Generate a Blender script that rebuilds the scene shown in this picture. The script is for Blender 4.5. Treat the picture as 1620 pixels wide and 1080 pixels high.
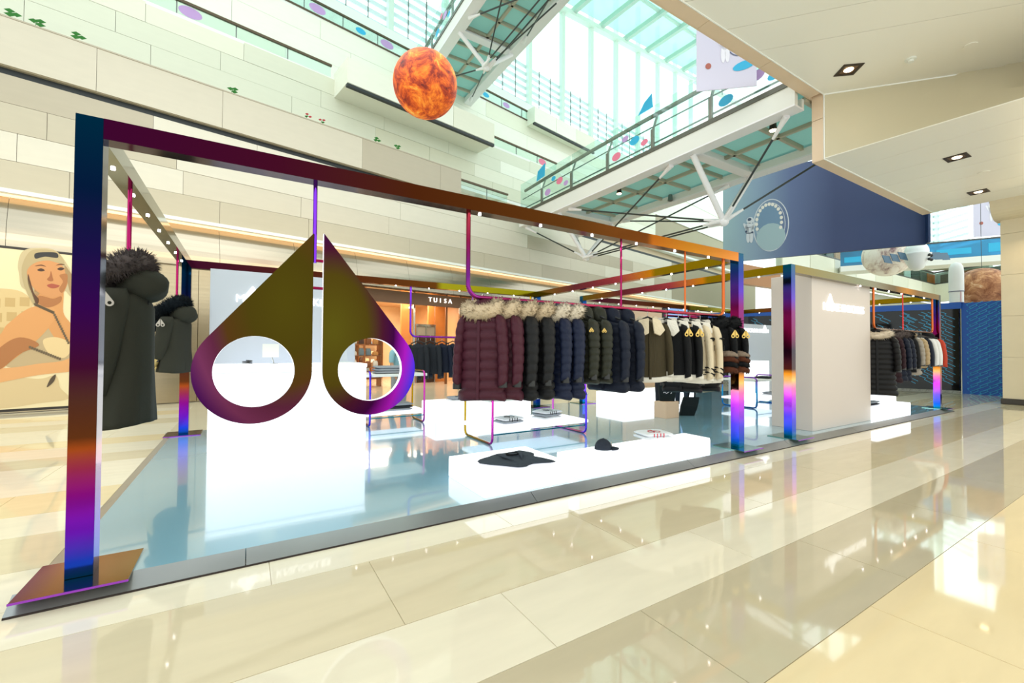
import bpy, bmesh, math, random
from math import sin, cos, pi, radians as R, sqrt
from mathutils import Vector, Matrix
random.seed(7)
S = bpy.context.scene
C = S.collection
for o in list(bpy.data.objects): bpy.data.objects.remove(o)
# ---------------------------------------------------------------- camera
CAMR = Matrix(((0.852, -0.0148, -0.5233), (-0.5234, -0.0124, -0.852), (0.0061, 0.9998, -0.0183)))
CAMH = 1.5
FPX = 685.0
cam = bpy.data.cameras.new('camera')
cam.sensor_width = 36; cam.lens = 36 * FPX / 1620; cam.clip_start = 0.05; cam.clip_end = 500
co = bpy.data.objects.new('camera', cam); C.objects.link(co)
co.matrix_world = Matrix.Translation((0, 0, CAMH)) @ CAMR.to_4x4()
S.camera = co
# ---------------------------------------------------------------- light
w = bpy.data.worlds.new('sky'); S.world = w; w.use_nodes = True
wn = w.node_tree
bg = wn.nodes['Background']; bg.inputs[0].default_value = (0.92, 1.0, 0.98, 1); bg.inputs[1].default_value = 1.45
S.view_settings.view_transform = 'Standard'; S.view_settings.look = 'None'
S.view_settings.gamma = 1; S.view_settings.use_curve_mapping = False
S.view_settings.exposure = 0.3
def area(name, loc, size, power, col, rot=(0, 0, 0), sy=None):
    l = bpy.data.lights.new(name, 'AREA'); l.energy = power; l.color = col; l.size = size
    if sy: l.shape = 'RECTANGLE'; l.size_y = sy
    o = bpy.data.objects.new(name, l); o.location = loc; o.rotation_euler = rot; C.objects.link(o); return o
def fdir(): return R(10.545)
area('soffit_lights', (9, 1.0, 5.7), 6, 90, (1, .9, .76), (0, 0, 0), 5)
area('atrium_lamps', (2, 8, 10.2), 10, 160, (1, .96, .9), (0, 0, 0), 6)
area('cove_wash', (-2, 12.6, 4.6), 14, 45, (1, .84, .6), (R(70), 0, fdir()), .6)

# ---------------------------------------------------------------- pixel <-> space
def ray(u, v):
    d = Vector((u - 810, -(v - 540), -FPX)).normalized(); return CAMR @ d
def P(u, v, z=0.0):
    d = ray(u, v); t = (z - CAMH) / d.z; return Vector((0, 0, CAMH)) + d * t
def Q(u, v, x=None, y=None):
    d = ray(u, v); t = (x / d.x) if x is not None else (y / d.y); return Vector((0, 0, CAMH)) + d * t
FA = Vector((-4.603, 14.116, 0)); FANG = R(10.545)
FX = Vector((cos(FANG), sin(FANG), 0)); FN = Vector((-sin(FANG), cos(FANG), 0))
def FW(s, off, z): return FA + FX * s + FN * off + Vector((0, 0, z))

# ---------------------------------------------------------------- materials
def lin(c):
    if max(c) > 1.001: c = [x / 255 for x in c]
    return tuple((x / 12.92 if x <= .04045 else ((x + .055) / 1.055) ** 2.4) for x in c[:3]) + (1,)
MATS = {}
def M(name, col=(200, 200, 200), rough=.5, metal=0, emit=0, ecol=None, bump=0, bscale=60, vary=0, vscale=3, coat=0, trans=0, alpha=1, stretch=None, spec=.5):
    if name in MATS: return MATS[name]
    m = bpy.data.materials.new(name); m.use_nodes = True; MATS[name] = m
    nt = m.node_tree; b = nt.nodes['Principled BSDF']
    c = lin(col)
    b.inputs['Base Color'].default_value = c; b.inputs['Roughness'].default_value = rough
    b.inputs['Metallic'].default_value = metal; b.inputs['Coat Weight'].default_value = coat
    b.inputs['Coat Roughness'].default_value = .04
    b.inputs['Specular IOR Level'].default_value = spec
    b.inputs['Transmission Weight'].default_value = trans; b.inputs['Alpha'].default_value = alpha
    if emit:
        b.inputs['Emission Color'].default_value = lin(ecol or col); b.inputs['Emission Strength'].default_value = emit
    if vary or bump:
        tc = nt.nodes.new('ShaderNodeTexCoord'); mp = nt.nodes.new('ShaderNodeMapping')
        nt.links.new(tc.outputs['Object'], mp.inputs[0])
        if stretch: mp.inputs['Scale'].default_value = stretch
    if vary:
        n = nt.nodes.new('ShaderNodeTexNoise'); n.inputs['Scale'].default_value = vscale; n.inputs['Detail'].default_value = 5
        nt.links.new(mp.outputs[0], n.inputs['Vector'])
        mx = nt.nodes.new('ShaderNodeMix'); mx.data_type = 'RGBA'
        mx.inputs[6].default_value = tuple(x * (1 - vary) for x in c[:3]) + (1,)
        mx.inputs[7].default_value = tuple(min(1, x * (1 + vary)) for x in c[:3]) + (1,)
        nt.links.new(n.outputs['Fac'], mx.inputs[0]); nt.links.new(mx.outputs[2], b.inputs['Base Color'])
    if bump:
        n = nt.nodes.new('ShaderNodeTexNoise'); n.inputs['Scale'].default_value = bscale; n.inputs['Detail'].default_value = 4
        nt.links.new(mp.outputs[0], n.inputs['Vector'])
        bp = nt.nodes.new('ShaderNodeBump'); bp.inputs['Strength'].default_value = bump; bp.inputs['Distance'].default_value = .01
        nt.links.new(n.outputs['Fac'], bp.inputs['Height']); nt.links.new(bp.outputs[0], b.inputs['Normal'])
    return m
def ramp_mat(name, axis, lo, hi, stops, rough=.1, metal=1.0, mode='axis', centre=(0, 0, 0), interp='LINEAR', sc=None):
    """colour ramp (on steel, painted-in reflections) running along one axis of the piece (or out from a point of it)"""
    if name in MATS: return MATS[name]
    m = bpy.data.materials.new(name); m.use_nodes = True; MATS[name] = m
    nt = m.node_tree; b = nt.nodes['Principled BSDF']
    b.inputs['Roughness'].default_value = rough; b.inputs['Metallic'].default_value = metal
    tc = nt.nodes.new('ShaderNodeTexCoord'); mr = nt.nodes.new('ShaderNodeMapRange')
    mr.inputs['From Min'].default_value = lo; mr.inputs['From Max'].default_value = hi
    if mode == 'axis':
        sx = nt.nodes.new('ShaderNodeSeparateXYZ'); nt.links.new(tc.outputs['Object'], sx.inputs[0]); nt.links.new(sx.outputs[axis], mr.inputs['Value'])
    else:
        vm = nt.nodes.new('ShaderNodeVectorMath'); vm.operation = 'DISTANCE'; vm.inputs[1].default_value = centre
        src = tc.outputs['Object']
        if sc:
            v2 = nt.nodes.new('ShaderNodeVectorMath'); v2.operation = 'MULTIPLY'; v2.inputs[1].default_value = sc; nt.links.new(src, v2.inputs[0]); src = v2.outputs[0]
        nt.links.new(src, vm.inputs[0]); nt.links.new(vm.outputs['Value'], mr.inputs['Value'])
    cr = nt.nodes.new('ShaderNodeValToRGB'); cr.color_ramp.interpolation = interp
    els = cr.color_ramp.elements
    els[0].position = stops[0][0]; els[0].color = lin(stops[0][1])
    els[1].position = stops[-1][0]; els[1].color = lin(stops[-1][1])
    for p, c in stops[1:-1]:
        e = els.new(p); e.color = lin(c)
    nt.links.new(mr.outputs[0], cr.inputs[0]); nt.links.new(cr.outputs[0], b.inputs['Base Color'])
    return m
def glass(name, col, rough=.02, op=.25):
    """thin clear or tinted pane: mostly see-through, with a mirror sheen"""
    if name in MATS: return MATS[name]
    m = bpy.data.materials.new(name); m.use_nodes = True; MATS[name] = m
    nt = m.node_tree; nt.nodes.remove(nt.nodes['Principled BSDF']); out = nt.nodes['Material Output']
    t = nt.nodes.new('ShaderNodeBsdfTransparent'); t.inputs[0].default_value = lin(col)
    g = nt.nodes.new('ShaderNodeBsdfGlossy'); g.inputs['Roughness'].default_value = rough
    mx = nt.nodes.new('ShaderNodeMixShader'); mx.inputs[0].default_value = .07
    nt.links.new(t.outputs[0], mx.inputs[1]); nt.links.new(g.outputs[0], mx.inputs[2])
    if op:
        d = nt.nodes.new('ShaderNodeBsdfTranslucent'); d.inputs[0].default_value = lin(col)
        m2 = nt.nodes.new('ShaderNodeMixShader'); m2.inputs[0].default_value = op
        nt.links.new(mx.outputs[0], m2.inputs[1]); nt.links.new(d.outputs[0], m2.inputs[2]); nt.links.new(m2.outputs[0], out.inputs[0])
    else: nt.links.new(mx.outputs[0], out.inputs[0])
    return m

# ---------------------------------------------------------------- mesh builder
class MB:
    def __init__(s): s.v = []; s.f = []; s.m = []
    def add(s, vs, fs, mi=0):
        n = len(s.v); s.v += [tuple(v) for v in vs]; s.f += [tuple(i + n for i in f) for f in fs]; s.m += [mi] * len(fs); return s
    def box(s, x0, x1, y0, y1, z0, z1, mi=0):
        vs = [(x, y, z) for z in (z0, z1) for y in (y0, y1) for x in (x0, x1)]
        return s.add(vs, [(0, 2, 3, 1), (4, 5, 7, 6), (0, 1, 5, 4), (2, 6, 7, 3), (0, 4, 6, 2), (1, 3, 7, 5)], mi)
    def obox(s, c, ex, ey, ez, mi=0):
        c = Vector(c); ex, ey, ez = Vector(ex) / 2, Vector(ey) / 2, Vector(ez) / 2
        vs = [c + ex * a + ey * b + ez * d for d in (-1, 1) for b in (-1, 1) for a in (-1, 1)]
        return s.add(vs, [(0, 2, 3, 1), (4, 5, 7, 6), (0, 1, 5, 4), (2, 6, 7, 3), (0, 4, 6, 2), (1, 3, 7, 5)], mi)
    def bar(s, a, b, w, h=None, up=(0, 0, 1), mi=0):
        a = Vector(a); b = Vector(b); d = b - a; h = h or w
        u = Vector(up); sd = d.cross(u)
        if sd.length < 1e-6: sd = d.cross(Vector((1, 0, 0)))
        sd.normalize(); u = sd.cross(d).normalized()
        return s.obox((a + b) / 2, d, sd * w, u * h, mi)
    def prism(s, poly, z0, z1, mi=0):
        n = len(poly); vs = [(p[0], p[1], z0) for p in poly] + [(p[0], p[1], z1) for p in poly]
        fs = [tuple(range(n))[::-1], tuple(range(n, 2 * n))] + [(i, (i + 1) % n, (i + 1) % n + n, i + n) for i in range(n)]
        return s.add(vs, fs, mi)
    def plate(s, poly3, nrm, t, mi=0):
        n = len(poly3); k = Vector(nrm).normalized() * t; vs = [Vector(p) for p in poly3] + [Vector(p) + k for p in poly3]
        fs = [tuple(range(n))[::-1], tuple(range(n, 2 * n))] + [(i, (i + 1) % n, (i + 1) % n + n, i + n) for i in range(n)]
        return s.add(vs, fs, mi)
    def loft(s, rings, cap=True, closed=True, mi=0):
        n = len(rings[0]); vs = [p for r in rings for p in r]; fs = []
        for i in range(len(rings) - 1):
            for j in range(n if closed else n - 1):
                k = (j + 1) % n; fs.append((i * n + j, i * n + k, (i + 1) * n + k, (i + 1) * n + j))
        if cap and closed: fs.append(tuple(range(n))[::-1]); fs.append(tuple((len(rings) - 1) * n + j for j in range(n)))
        return s.add(vs, fs, mi)
    def tube(s, pts, r, n=10, closed=False, mi=0, sq=1.0):
        pts = [Vector(p) for p in pts]; rings = []; N = len(pts); ref = None
        for i, p in enumerate(pts):
            if closed: d = pts[(i + 1) % N] - pts[i - 1]
            else: d = pts[min(i + 1, N - 1)] - pts[max(i - 1, 0)]
            d.normalize()
            if ref is None:
                ref = Vector((0, 0, 1)) if abs(d.z) < .9 else Vector((1, 0, 0))
            a = d.cross(ref).normalized(); b = a.cross(d).normalized(); ref = b
            rr = r(i / (N - 1)) if callable(r) else r
            rings.append([p + a * (cos(2 * pi * j / n) * rr) + b * (sin(2 * pi * j / n) * rr * sq) for j in range(n)])
        if closed: rings.append(rings[0])
        return s.loft(rings, cap=not closed, mi=mi)
    def sphere(s, c, r, nu=24, nv=14, mi=0, sc=(1, 1, 1), f=None, v0=0, v1=1):
        rings = []
        for i in range(nv + 1):
            th = pi * (v0 + (v1 - v0) * i / nv); ring = []
            for j in range(nu):
                ph = 2 * pi * j / nu; d = Vector((sin(th) * cos(ph), sin(th) * sin(ph), cos(th)))
                k = r * (f(d) if f else 1); ring.append((c[0] + d.x * k * sc[0], c[1] + d.y * k * sc[1], c[2] + d.z * k * sc[2]))
            rings.append(ring)
        return s.loft(rings, cap=True, mi=mi)
    def off(s, v):
        s.v = [(a[0] - v[0], a[1] - v[1], a[2] - v[2]) for a in s.v]; return s
    def xf(s, mat): s.v = [tuple(mat @ Vector(a)) for a in s.v]; return s
OFF = {}
def obj(name, mb, mat, parent=None, world=False, loc=None, rz=0, smooth=False, bev=0, label=None, kind=None, sub=0, free=False):
    if parent is not None and world: mb.off(OFF.get(parent.name, (0, 0, 0)))
    me = bpy.data.meshes.new(name); me.from_pydata(mb.v, [], mb.f)
    for mm in (mat if isinstance(mat, (list, tuple)) else [mat]): me.materials.append(mm)
    if len(me.materials) > 1: me.polygons.foreach_set('material_index', mb.m)
    bm = bmesh.new(); bm.from_mesh(me); bmesh.ops.recalc_face_normals(bm, faces=bm.faces); bm.to_mesh(me); bm.free()
    if smooth:
        me.polygons.foreach_set('use_smooth', [True] * len(me.polygons))
    o = bpy.data.objects.new(name, me); C.objects.link(o)
    if smooth and smooth != 'all':
        try: me.set_sharp_from_angle(angle=R(40))
        except Exception: pass
    if parent is not None:
        o.parent = parent; OFF[o.name] = OFF.get(parent.name, (0, 0, 0))
    if loc is not None: o.location = loc
    o.rotation_euler = (0, 0, rz)
    if bev:
        md = o.modifiers.new('bevel', 'BEVEL'); md.width = bev; md.segments = 2; md.limit_method = 'ANGLE'
    if sub:
        md = o.modifiers.new('sub', 'SUBSURF'); md.levels = sub; md.render_levels = sub
    if label: o['label'] = label
    if kind: o['kind'] = kind
    return o
def thing(name, label, cat, loc=(0, 0, 0), rz=0, group=None, kind=None):
    o = bpy.data.objects.new(name, None); C.objects.link(o); o.empty_display_size = .1
    o.location = loc; o.rotation_euler = (0, 0, rz); OFF[o.name] = tuple(loc)
    if label: o['label'] = label
    if cat: o['category'] = cat
    if group: o['group'] = group
    if kind: o['kind'] = kind
    return o
def tag(o, label, cat, group=None, kind=None):
    o['label'] = label; o['category'] = cat
    if group: o['group'] = group
    if kind: o['kind'] = kind
    return o
def dup(root, loc, rz=None, label=None, group=None, parent=None):
    r = root.copy(); C.objects.link(r); r.location = loc
    if rz is not None: r.rotation_euler = (0, 0, rz)
    if label: r['label'] = label
    if group: r['group'] = group
    if parent: r.parent = parent
    for ch in list(root.children):
        c = ch.copy(); C.objects.link(c); c.parent = r
        for g in ch.children:
            d = g.copy(); C.objects.link(d); d.parent = c
    return r
def link(name, me, parent, loc, rz=0, scale=None, label=None):
    o = bpy.data.objects.new(name, me); C.objects.link(o); o.parent = parent; o.location = loc; o.rotation_euler = (0, 0, rz)
    if scale: o.scale = scale
    return o
def mesh_of(name, mb, mat):
    o = obj(name, mb, mat); me = o.data; bpy.data.objects.remove(o); return me
def text(name, s, size, depth, mat, parent=None, loc=(0, 0, 0), rot=(R(90), 0, 0), align='CENTER', bold=0, sx=1):
    cu = bpy.data.curves.new(name, 'FONT'); cu.body = s; cu.size = size; cu.extrude = depth; cu.align_x = align; cu.offset = bold
    t = bpy.data.objects.new(name, cu); C.objects.link(t)
    dg = bpy.context.evaluated_depsgraph_get(); me = bpy.data.meshes.new_from_object(t.evaluated_get(dg))
    bpy.data.objects.remove(t)
    me.materials.clear(); me.materials.append(mat)
    o = bpy.data.objects.new(name, me); C.objects.link(o)
    if parent: o.parent = parent
    o.location = loc; o.rotation_euler = rot; o.scale = (sx, 1, 1); return o
def clip(poly, n, dmax):
    """keep the part of a flat polygon where p.n <= dmax"""
    out = []
    for i in range(len(poly)):
        a, b = poly[i], poly[(i + 1) % len(poly)]
        da = a[0] * n[0] + a[1] * n[1] - dmax; db = b[0] * n[0] + b[1] * n[1] - dmax
        if da <= 0: out.append(a)
        if (da < 0 < db) or (db < 0 < da):
            t = da / (da - db); out.append((a[0] + (b[0] - a[0]) * t, a[1] + (b[1] - a[1]) * t))
    return out
def band(poly, n, d0, d1):
    p = clip(poly, n, d1)
    return clip(p, (-n[0], -n[1]), -d0) if p else p

# ================================================================ SETTING
ST = dict(rough=.045, vary=.09, vscale=1.6, stretch=(1, 5, 1), spec=.62)
stone_cols = [M('marble_cream', (236, 226, 204), **ST), M('marble_sand', (218, 204, 174), **ST), M('marble_grey', (198, 185, 158), **ST), M('marble_gold', (234, 212, 170), **ST)]
flb = MB().box(-30, 70, -8, 60, -.1, -.006)
floor = obj('floor', flb, M('floor_far', (222, 210, 184), rough=.07, vary=.08, vscale=.5), kind='structure')
PLX0, PLX1, PLY0, PLY1 = -1.12, 15.3, 3.5, 9.25
rows = [(-1.0, -.3, 3), (-.3, .45, 0), (.45, 1.09, 3), (1.09, 1.76, 2), (1.76, 2.33, 0), (2.33, 3.15, 1), (3.15, 3.6, 0)]
tile_me = {}
def tile(x0, x1, y0, y1, mi):
    w_, d_ = round(x1 - x0 - .005, 4), round(y1 - y0 - .005, 4)
    k = (w_, d_, mi)
    if k not in tile_me: tile_me[k] = mesh_of('floor_tile', MB().box(-w_ / 2, w_ / 2, -d_ / 2, d_ / 2, -.006, 0), stone_cols[mi])
    link('floor_tile', tile_me[k], floor, ((x0 + x1) / 2, (y0 + y1) / 2, 0))
for r_, (y0, y1, mi) in enumerate(rows):
    x = -2.24 + (.6, 1.2, 0, .6, 0, 1.2, .6)[r_]
    while x < 17:
        m_ = mi
        if mi == 3 and x > 6: m_ = random.choice((0, 3))
        tile(x, x + 1.8, y0, y1, m_); x += 1.8
y = 3.6; k = 0
while y < 13.6:                       # beside the platform, out to the shop wall
    d_ = (.6, .75)[k % 2]; x = -6.44 + .9 * (k % 2)
    while x < -1.2:
        x1 = min(x + 1.8, -1.13)
        tile(x, x1, y, y + d_, (0, 1, 0, 3, 0)[k % 5]); x += 1.8
    y += d_; k += 1
y = 3.6; k = 0
while y < 8.2:
    d_ = (.7, .6)[k % 2]; x = 15.36
    while x < 21.5: tile(x, x + 1.8, y, y + d_, (2, 1, 0, 2)[k % 4]); x += 1.8
    y += d_; k += 1

# ---- the long stone front of the shops on the left ------------------------------------------
st_l = [M('cladding_%d' % i, c, rough=.35, vary=.05, vscale=2, stretch=(1, 1, 4)) for i, c in enumerate(((204, 195, 176), (190, 180, 158), (214, 207, 190), (180, 169, 148)))]
st_u = [M('upper_cladding_%d' % i, c, rough=.4, vary=.04, vscale=2, stretch=(1, 1, 4)) for i, c in enumerate(((226, 226, 206), (216, 218, 198), (234, 235, 220), (212, 212, 188)))]
dark = M('dark_slot', (38, 44, 46), rough=.5)
brushed = M('brushed_metal', (176, 166, 148), rough=.24, metal=.95, vary=.12, vscale=1.2, stretch=(.4, .4, 9))
brushed_d = M('brushed_metal_panel', (186, 168, 138), rough=.22, metal=.95, vary=.15, vscale=1.0, stretch=(.3, .3, 12))
whitep = M('white_paint', (236, 238, 232), rough=.45)
def fac(name, mb, mat, **k): return obj(name, mb, mat, loc=FA, rz=FANG, **k)
S0, S1 = -14.0, 46.0
wl = fac('wall_left', MB().box(S0, 7.9, .12, .5, 0, 3.74).box(13.3, S1, .12, .5, 0, 3.74).box(S0, S1, .3, .7, 3.74, 5.0), brushed_d, kind='structure')
x = 1.32
pm = mesh_of('metal_panel', MB().box(.006, 1.09, 0, .1, .02, 3.66), brushed_d)
while x < 7.2:
    link('metal_panel', pm, wl, (x, 0, 0)); x += 1.1
x = 13.3
while x < 34:
    link('metal_panel', pm, wl, (x, 0, 0)); x += 1.2
# curved metal band over the shop fronts
prof = [(-.02 + .30 * (t / 8) ** 2, 3.74 + 1.16 * t / 8) for t in range(9)]
def band_mb(w_):
    rings = [[(xx, p[0], p[1]) for p in prof] + [(xx, .36, 4.9), (xx, .36, 3.74)] for xx in (.004, w_ - .004)]
    return MB().loft(rings)
bm_ = mesh_of('fascia_panel', band_mb(2.0), brushed)
x = S0
while x < 36:
    link('fascia_panel', bm_, wl, (x, 0, 0)); x += 2.0
# stone cladding storey by storey
def cladding(wall, s0, s1, z0, n, h, off, mats, lens, th=.06):
    cache = {}
    for i in range(n):
        x = s0 - random.random() * 1.5; z = z0 + i * h; base = random.choice((0, 1, 2, 0)); run = 0
        while x < s1:
            L = random.choice(lens); a, b = max(x, s0), min(x + L, s1)
            if b - a > .15:
                if random.random() < .35: base = random.choice((0, 1, 2, 3))
                k = (round(b - a, 3), base)
                if k not in cache: cache[k] = mesh_of('stone_panel', MB().box(.004, b - a - .004, 0, th, .004, h - .004), mats[base])
                link('stone_panel', cache[k], wall, (a, off + random.uniform(-.004, .004), z))
            x += L
w1 = fac('wall_left_storey_one', MB().box(S0, S1, .05, .6, 5.0, 7.58), M('mortar', (170, 160, 138), rough=.8), kind='structure')
cladding(w1, S0 + 6, 30, 5.02, 4, .64, -.02, st_l, (2.4, 3.0, 3.6))
fac('trim_1', MB().box(S0, S1, -.06, .3, 4.93, 5.02).box(S0, S1, .28, .34, 4.86, 4.93), whitep, kind='structure')
cl = fac('cove_light', MB().box(S0, 36, .12, .26, 4.9, 4.925), M('cove_glow', (255, 205, 140), emit=1.1, ecol=(255, 224, 180)))
tag(cl, 'warm light strip glowing under the stone ledge above the shop fronts', 'light')
fac('trim_2', MB().box(S0, S1, .1, .6, 7.58, 7.76), dark, kind='structure')
w2 = fac('wall_left_parapet_one', MB().box(S0, 12.3, .0, .35, 7.76, 8.84), M('mortar'), kind='structure')
cladding(w2, S0 + 6, 12.3, 7.77, 1, 1.07, -.06, [st_l[0], st_l[1], st_l[0], st_l[3]], (3.2, 4.1, 2.6))
fac('trim_3', MB().box(S0, 12.3, -.07, .5, 8.84, 8.875), st_l[3], kind='structure')
# second tier, one bay further back
w3 = fac('wall_left_storey_two', MB().box(S0, S1, 1.27, 1.7, 8.9, 11.26), M('mortar'), kind='structure')
cladding(w3, S0 + 5, 30, 8.9, 4, .59, 1.2, st_u, (2.4, 3.0, 3.7))
fac('floor_gallery_one', MB().box(S0, S1, .2, 3.2, 7.5, 7.6), whitep, kind='structure')
fac('ceiling_gallery_one', MB().box(12.3, S1, 1.22, 4.0, 8.75, 8.9), whitep, kind='structure')
gl = fac('gallery_light', MB().box(12.4, 22, 1.15, 1.2, 8.35, 8.43), M('cove_glow'))
tag(gl, 'warm strip light along the open gallery beside the right footbridge', 'light')
fac('wall_left_gallery_back', MB().box(12.3, S1, 1.6, 1.75, 7.6, 8.9), M('gallery_back', (214, 190, 160), rough=.6), kind='structure')
fac('floor_gallery_two', MB().box(S0, S1, 1.2, 3.4, 11.2, 11.3), whitep, kind='structure')
w4 = fac('wall_left_storey_three', MB().box(S0, S1, 3.07, 3.5, 11.3, 14.6), M('mortar_light', (220, 222, 206), rough=.8), kind='structure')
cladding(w4, S0 + 8, 30, 11.3, 4, .82, 3.0, [st_u[2], st_u[0], st_u[2], st_u[0]], (3.0, 3.6, 4.2))
w5 = fac('wall_left_storey_four', MB().box(S0, S1, 4.4, 4.7, 14.7, 16.75), M('wall_white', (228, 234, 226), rough=.6), kind='structure')
fac('floor_gallery_three', MB().box(S0, S1, 3.0, 4.6, 14.5, 14.66), whitep, kind='structure')
# ---- glass balustrades of the galleries
rail_br = M('handrail_bronze', (92, 78, 62), rough=.35, metal=.6)
gl_b = glass('balustrade_glass', (238, 250, 247), op=.03)
sticker = [M('sticker_cyan', (40, 170, 215), rough=.5), M('sticker_lilac', (185, 150, 205), rough=.5), M('sticker_pink', (225, 120, 150), rough=.5)]
def balustrade(s0, s1, off, z, h, label, seed):
    t = thing('balustrade', label, 'railing', FW(0, 0, 0), FANG)
    rnd = random.Random(seed)
    obj('handrail', MB().box(s0, s1, off - .06, off + .02, z + h, z + h + .07), rail_br, t)
    obj('sill', MB().box(s0, s1, off - .04, off + .04, z - .06, z), rail_br, t)
    x = s0
    while x < s1 - .1:
        b = min(x + 1.5, s1)
        obj('glass_pane', MB().box(x + .02, b - .02, off - .01, off + .01, z, z + h), gl_b, t)
        obj('post', MB().box(x - .015, x + .015, off, off + .04, z, z + h), M('steel_post', (120, 128, 124), rough=.4, metal=.7), t)
        if rnd.random() < .55:
            cx = x + rnd.uniform(.3, 1.1); r0 = rnd.uniform(.1, .2)
            obj('sticker', MB().plate([(cx + r0 * cos(q * pi / 8) * 1.6, off - .012, z + h * .5 + r0 * .9 * sin(q * pi / 8)) for q in range(16)], (0, -1, 0), .003), rnd.choice(sticker), t)
        x += 1.5
    return t
balustrade(-1.5, 7.45, 1.25, 11.3, .4, 'long glass balustrade with bronze handrail above the flower planters at upper left', 1)
balustrade(15.1, 19.6, 1.25, 11.3, .4, 'glass balustrade with blue stickers right of the white wall bay behind the orange ball', 2)
balustrade(4.0, 12.4, 3.0, 14.66, .45, 'glass balustrade directly under the left end of the high window wall', 3)
balustrade(15.6, 19.2, 3.0, 14.66, .45, 'glass balustrade on the top gallery right of the upper footbridge', 4)
balustrade(12.3, 15.0, .1, 7.7, .85, 'glass balustrade where the stone parapet ends beside the footbridge', 5)
def bay(s0, s1, off0, off1, z0, z1, label):
    t = thing('wall_bay', label, 'wall bay', FW(0, 0, 0), FANG)
    obj('body', MB().box(s0, s1, off0, off1, z0, z1), st_u[2], t)
    n = 3; L = (s1 - s0) / n
    for i in range(n): obj('stone_panel', MB().box(s0 + i * L + .01, s0 + (i + 1) * L - .01, off0 - .03, off0, z0 + .02, z1 - .01), st_u[(2, 2, 0)[i]], t)
    obj('bay_slot', MB().box(s0, s1, off0 - .02, off0 + .12, z0 - .1, z0), dark, t)  # plain dark strip below the bay
bay(7.55, 14.1, .0, 1.3, 10.6, 11.5, 'white boxed wall bay with a dark slot beneath, right behind the orange ball')
bay(19.0, 24.5, 2.4, 3.1, 14.3, 15.2, 'smaller white wall bay with dark slot under the high windows')
# planter greenery along the parapet top
leafm = M('leaf', (40, 120, 40), rough=.5); petal = M('petal', (200, 40, 60), rough=.5)
for i, (s_, kind_, lab) in enumerate(((-.05, 0, 'sprig of green leaves over the parapet at the far upper left'), (.35, 0, 'small green sprout over the parapet, second from the left'), (1.0, 0, 'pair of green leaves over the parapet left of the tall post'), (4.2, 0, 'tiny green sprig over the parapet above the front beam'), (6.25, 1, 'red flower over the parapet with a green leaf below'), (6.7, 1, 'smaller red flower just right of the other on the parapet'), (8.6, 0, 'green sprig on the parapet left of the orange ball'), (9.4, 0, 'green sprig on the parapet below the orange ball'))):
    t = thing('parapet_plant', lab, 'plant', FW(s_, .02, 8.87), FANG, 'plants along the parapet')
    obj('stem', MB().tube([(0, 0, 0), (.02, -.02, .08), (.05, -.03, .16)], .006, 5), leafm, t)
    for q in range(3):
        a = q * 2.1 + i; r = .09 if kind_ == 0 else .06
        lf = MB(); cx, cz = .05 + .07 * cos(a), .12 + .05 * sin(a)
        lf.plate([(cx - r, -.03, cz), (cx, -.05, cz + r * .5), (cx + r, -.03, cz + .02), (cx, -.01, cz - r * .4)], (0, 1, .2), .004)
        obj('leaf' if (kind_ == 0 or q == 0) else 'petal', lf, leafm if (kind_ == 0 or q == 0) else petal, t)
# ---- window wall high up, with louvres and blinds
ww = fac('window_1', MB().box(S0, 60, 4.9, 5.0, 16.6, 16.8), whitep, kind='structure')
frost = M('frosted_blind', (222, 240, 234), rough=.6, emit=.75, ecol=(214, 246, 238))
brightp = M('daylit_pane', (240, 250, 250), rough=.3, emit=1.3, ecol=(235, 252, 255))
louv = M('louvre', (206, 222, 226), rough=.5)
mul = M('mullion', (206, 222, 212), rough=.5)
ms = 1.95
while ms < 45:
    obj('mullion', MB().box(ms - .14, ms + .14, 4.6, 4.9, 16.2, 30), mul, ww)
    obj('pane', MB().box(ms + .16, ms + 3.0, 5.0, 5.04, 16.8, 19.6), brightp, ww)
    for q in range(6): obj('louvre_slat', MB().box(ms + .16, ms + 3.0, 4.88, 4.94, 16.98 + q * .46, 17.2 + q * .46), louv, ww)
    obj('sill', MB().box(ms + .14, ms + 3.02, 4.84, 4.96, 16.72, 16.8), M('steel_post'), ww)
    for q in (1, 2): obj('bar', MB().box(ms + q * 1.05 - .02, ms + q * 1.05 + .02, 4.85, 4.9, 16.8, 19.6), M('steel_post'), ww)
    for q in range(3): obj('blind', MB().box(ms + .18 + q * .95, ms + 1.08 + q * .95, 4.92, 4.98, 19.55, 30), frost, ww)
    ms += 3.15
# ---- skylight roof over the atrium
roof = obj('ceiling_skylight', MB().bar(FW(0, 4.6, 20.4), FW(60, 4.6, 31), .4, .3), mul, kind='structure')
frame_m = M('roof_steel', (176, 200, 190), rough=.5); pane_m = glass('skylight_glass', (214, 242, 234), rough=.1, op=.45)
def rz_(s_): return 20.4 + (31 - 20.4) * s_ / 60 + .2
for i in range(14):
    s_ = 6 + i * 3.15
    a, b = FW(s_, 4.6, rz_(s_)), FW(s_, -11, rz_(s_) + 1.5)
    obj('rafter', MB().bar(a, b, .3, .35), frame_m, roof)
    for q in range(5):
        o0, o1 = 4.4 - q * 3.0, 1.6 - q * 3.0
        z0, z1 = rz_(s_) + (4.6 - o0) / 15.6 * 1.5 + .2, rz_(s_) + (4.6 - o1) / 15.6 * 1.5 + .2
        obj('pane', MB().plate([FW(s_ + .15, o0, z0), FW(s_ + 3.0, o0, z0 + .53), FW(s_ + 3.0, o1, z1 + .53), FW(s_ + .15, o1, z1)], (0, 0, 1), .03), pane_m, roof)
        obj('purlin', MB().bar(FW(s_, o1 - .1, z1), FW(s_ + 3.15, o1 - .1, z1 + .55), .16, .2), frame_m, roof)
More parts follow.
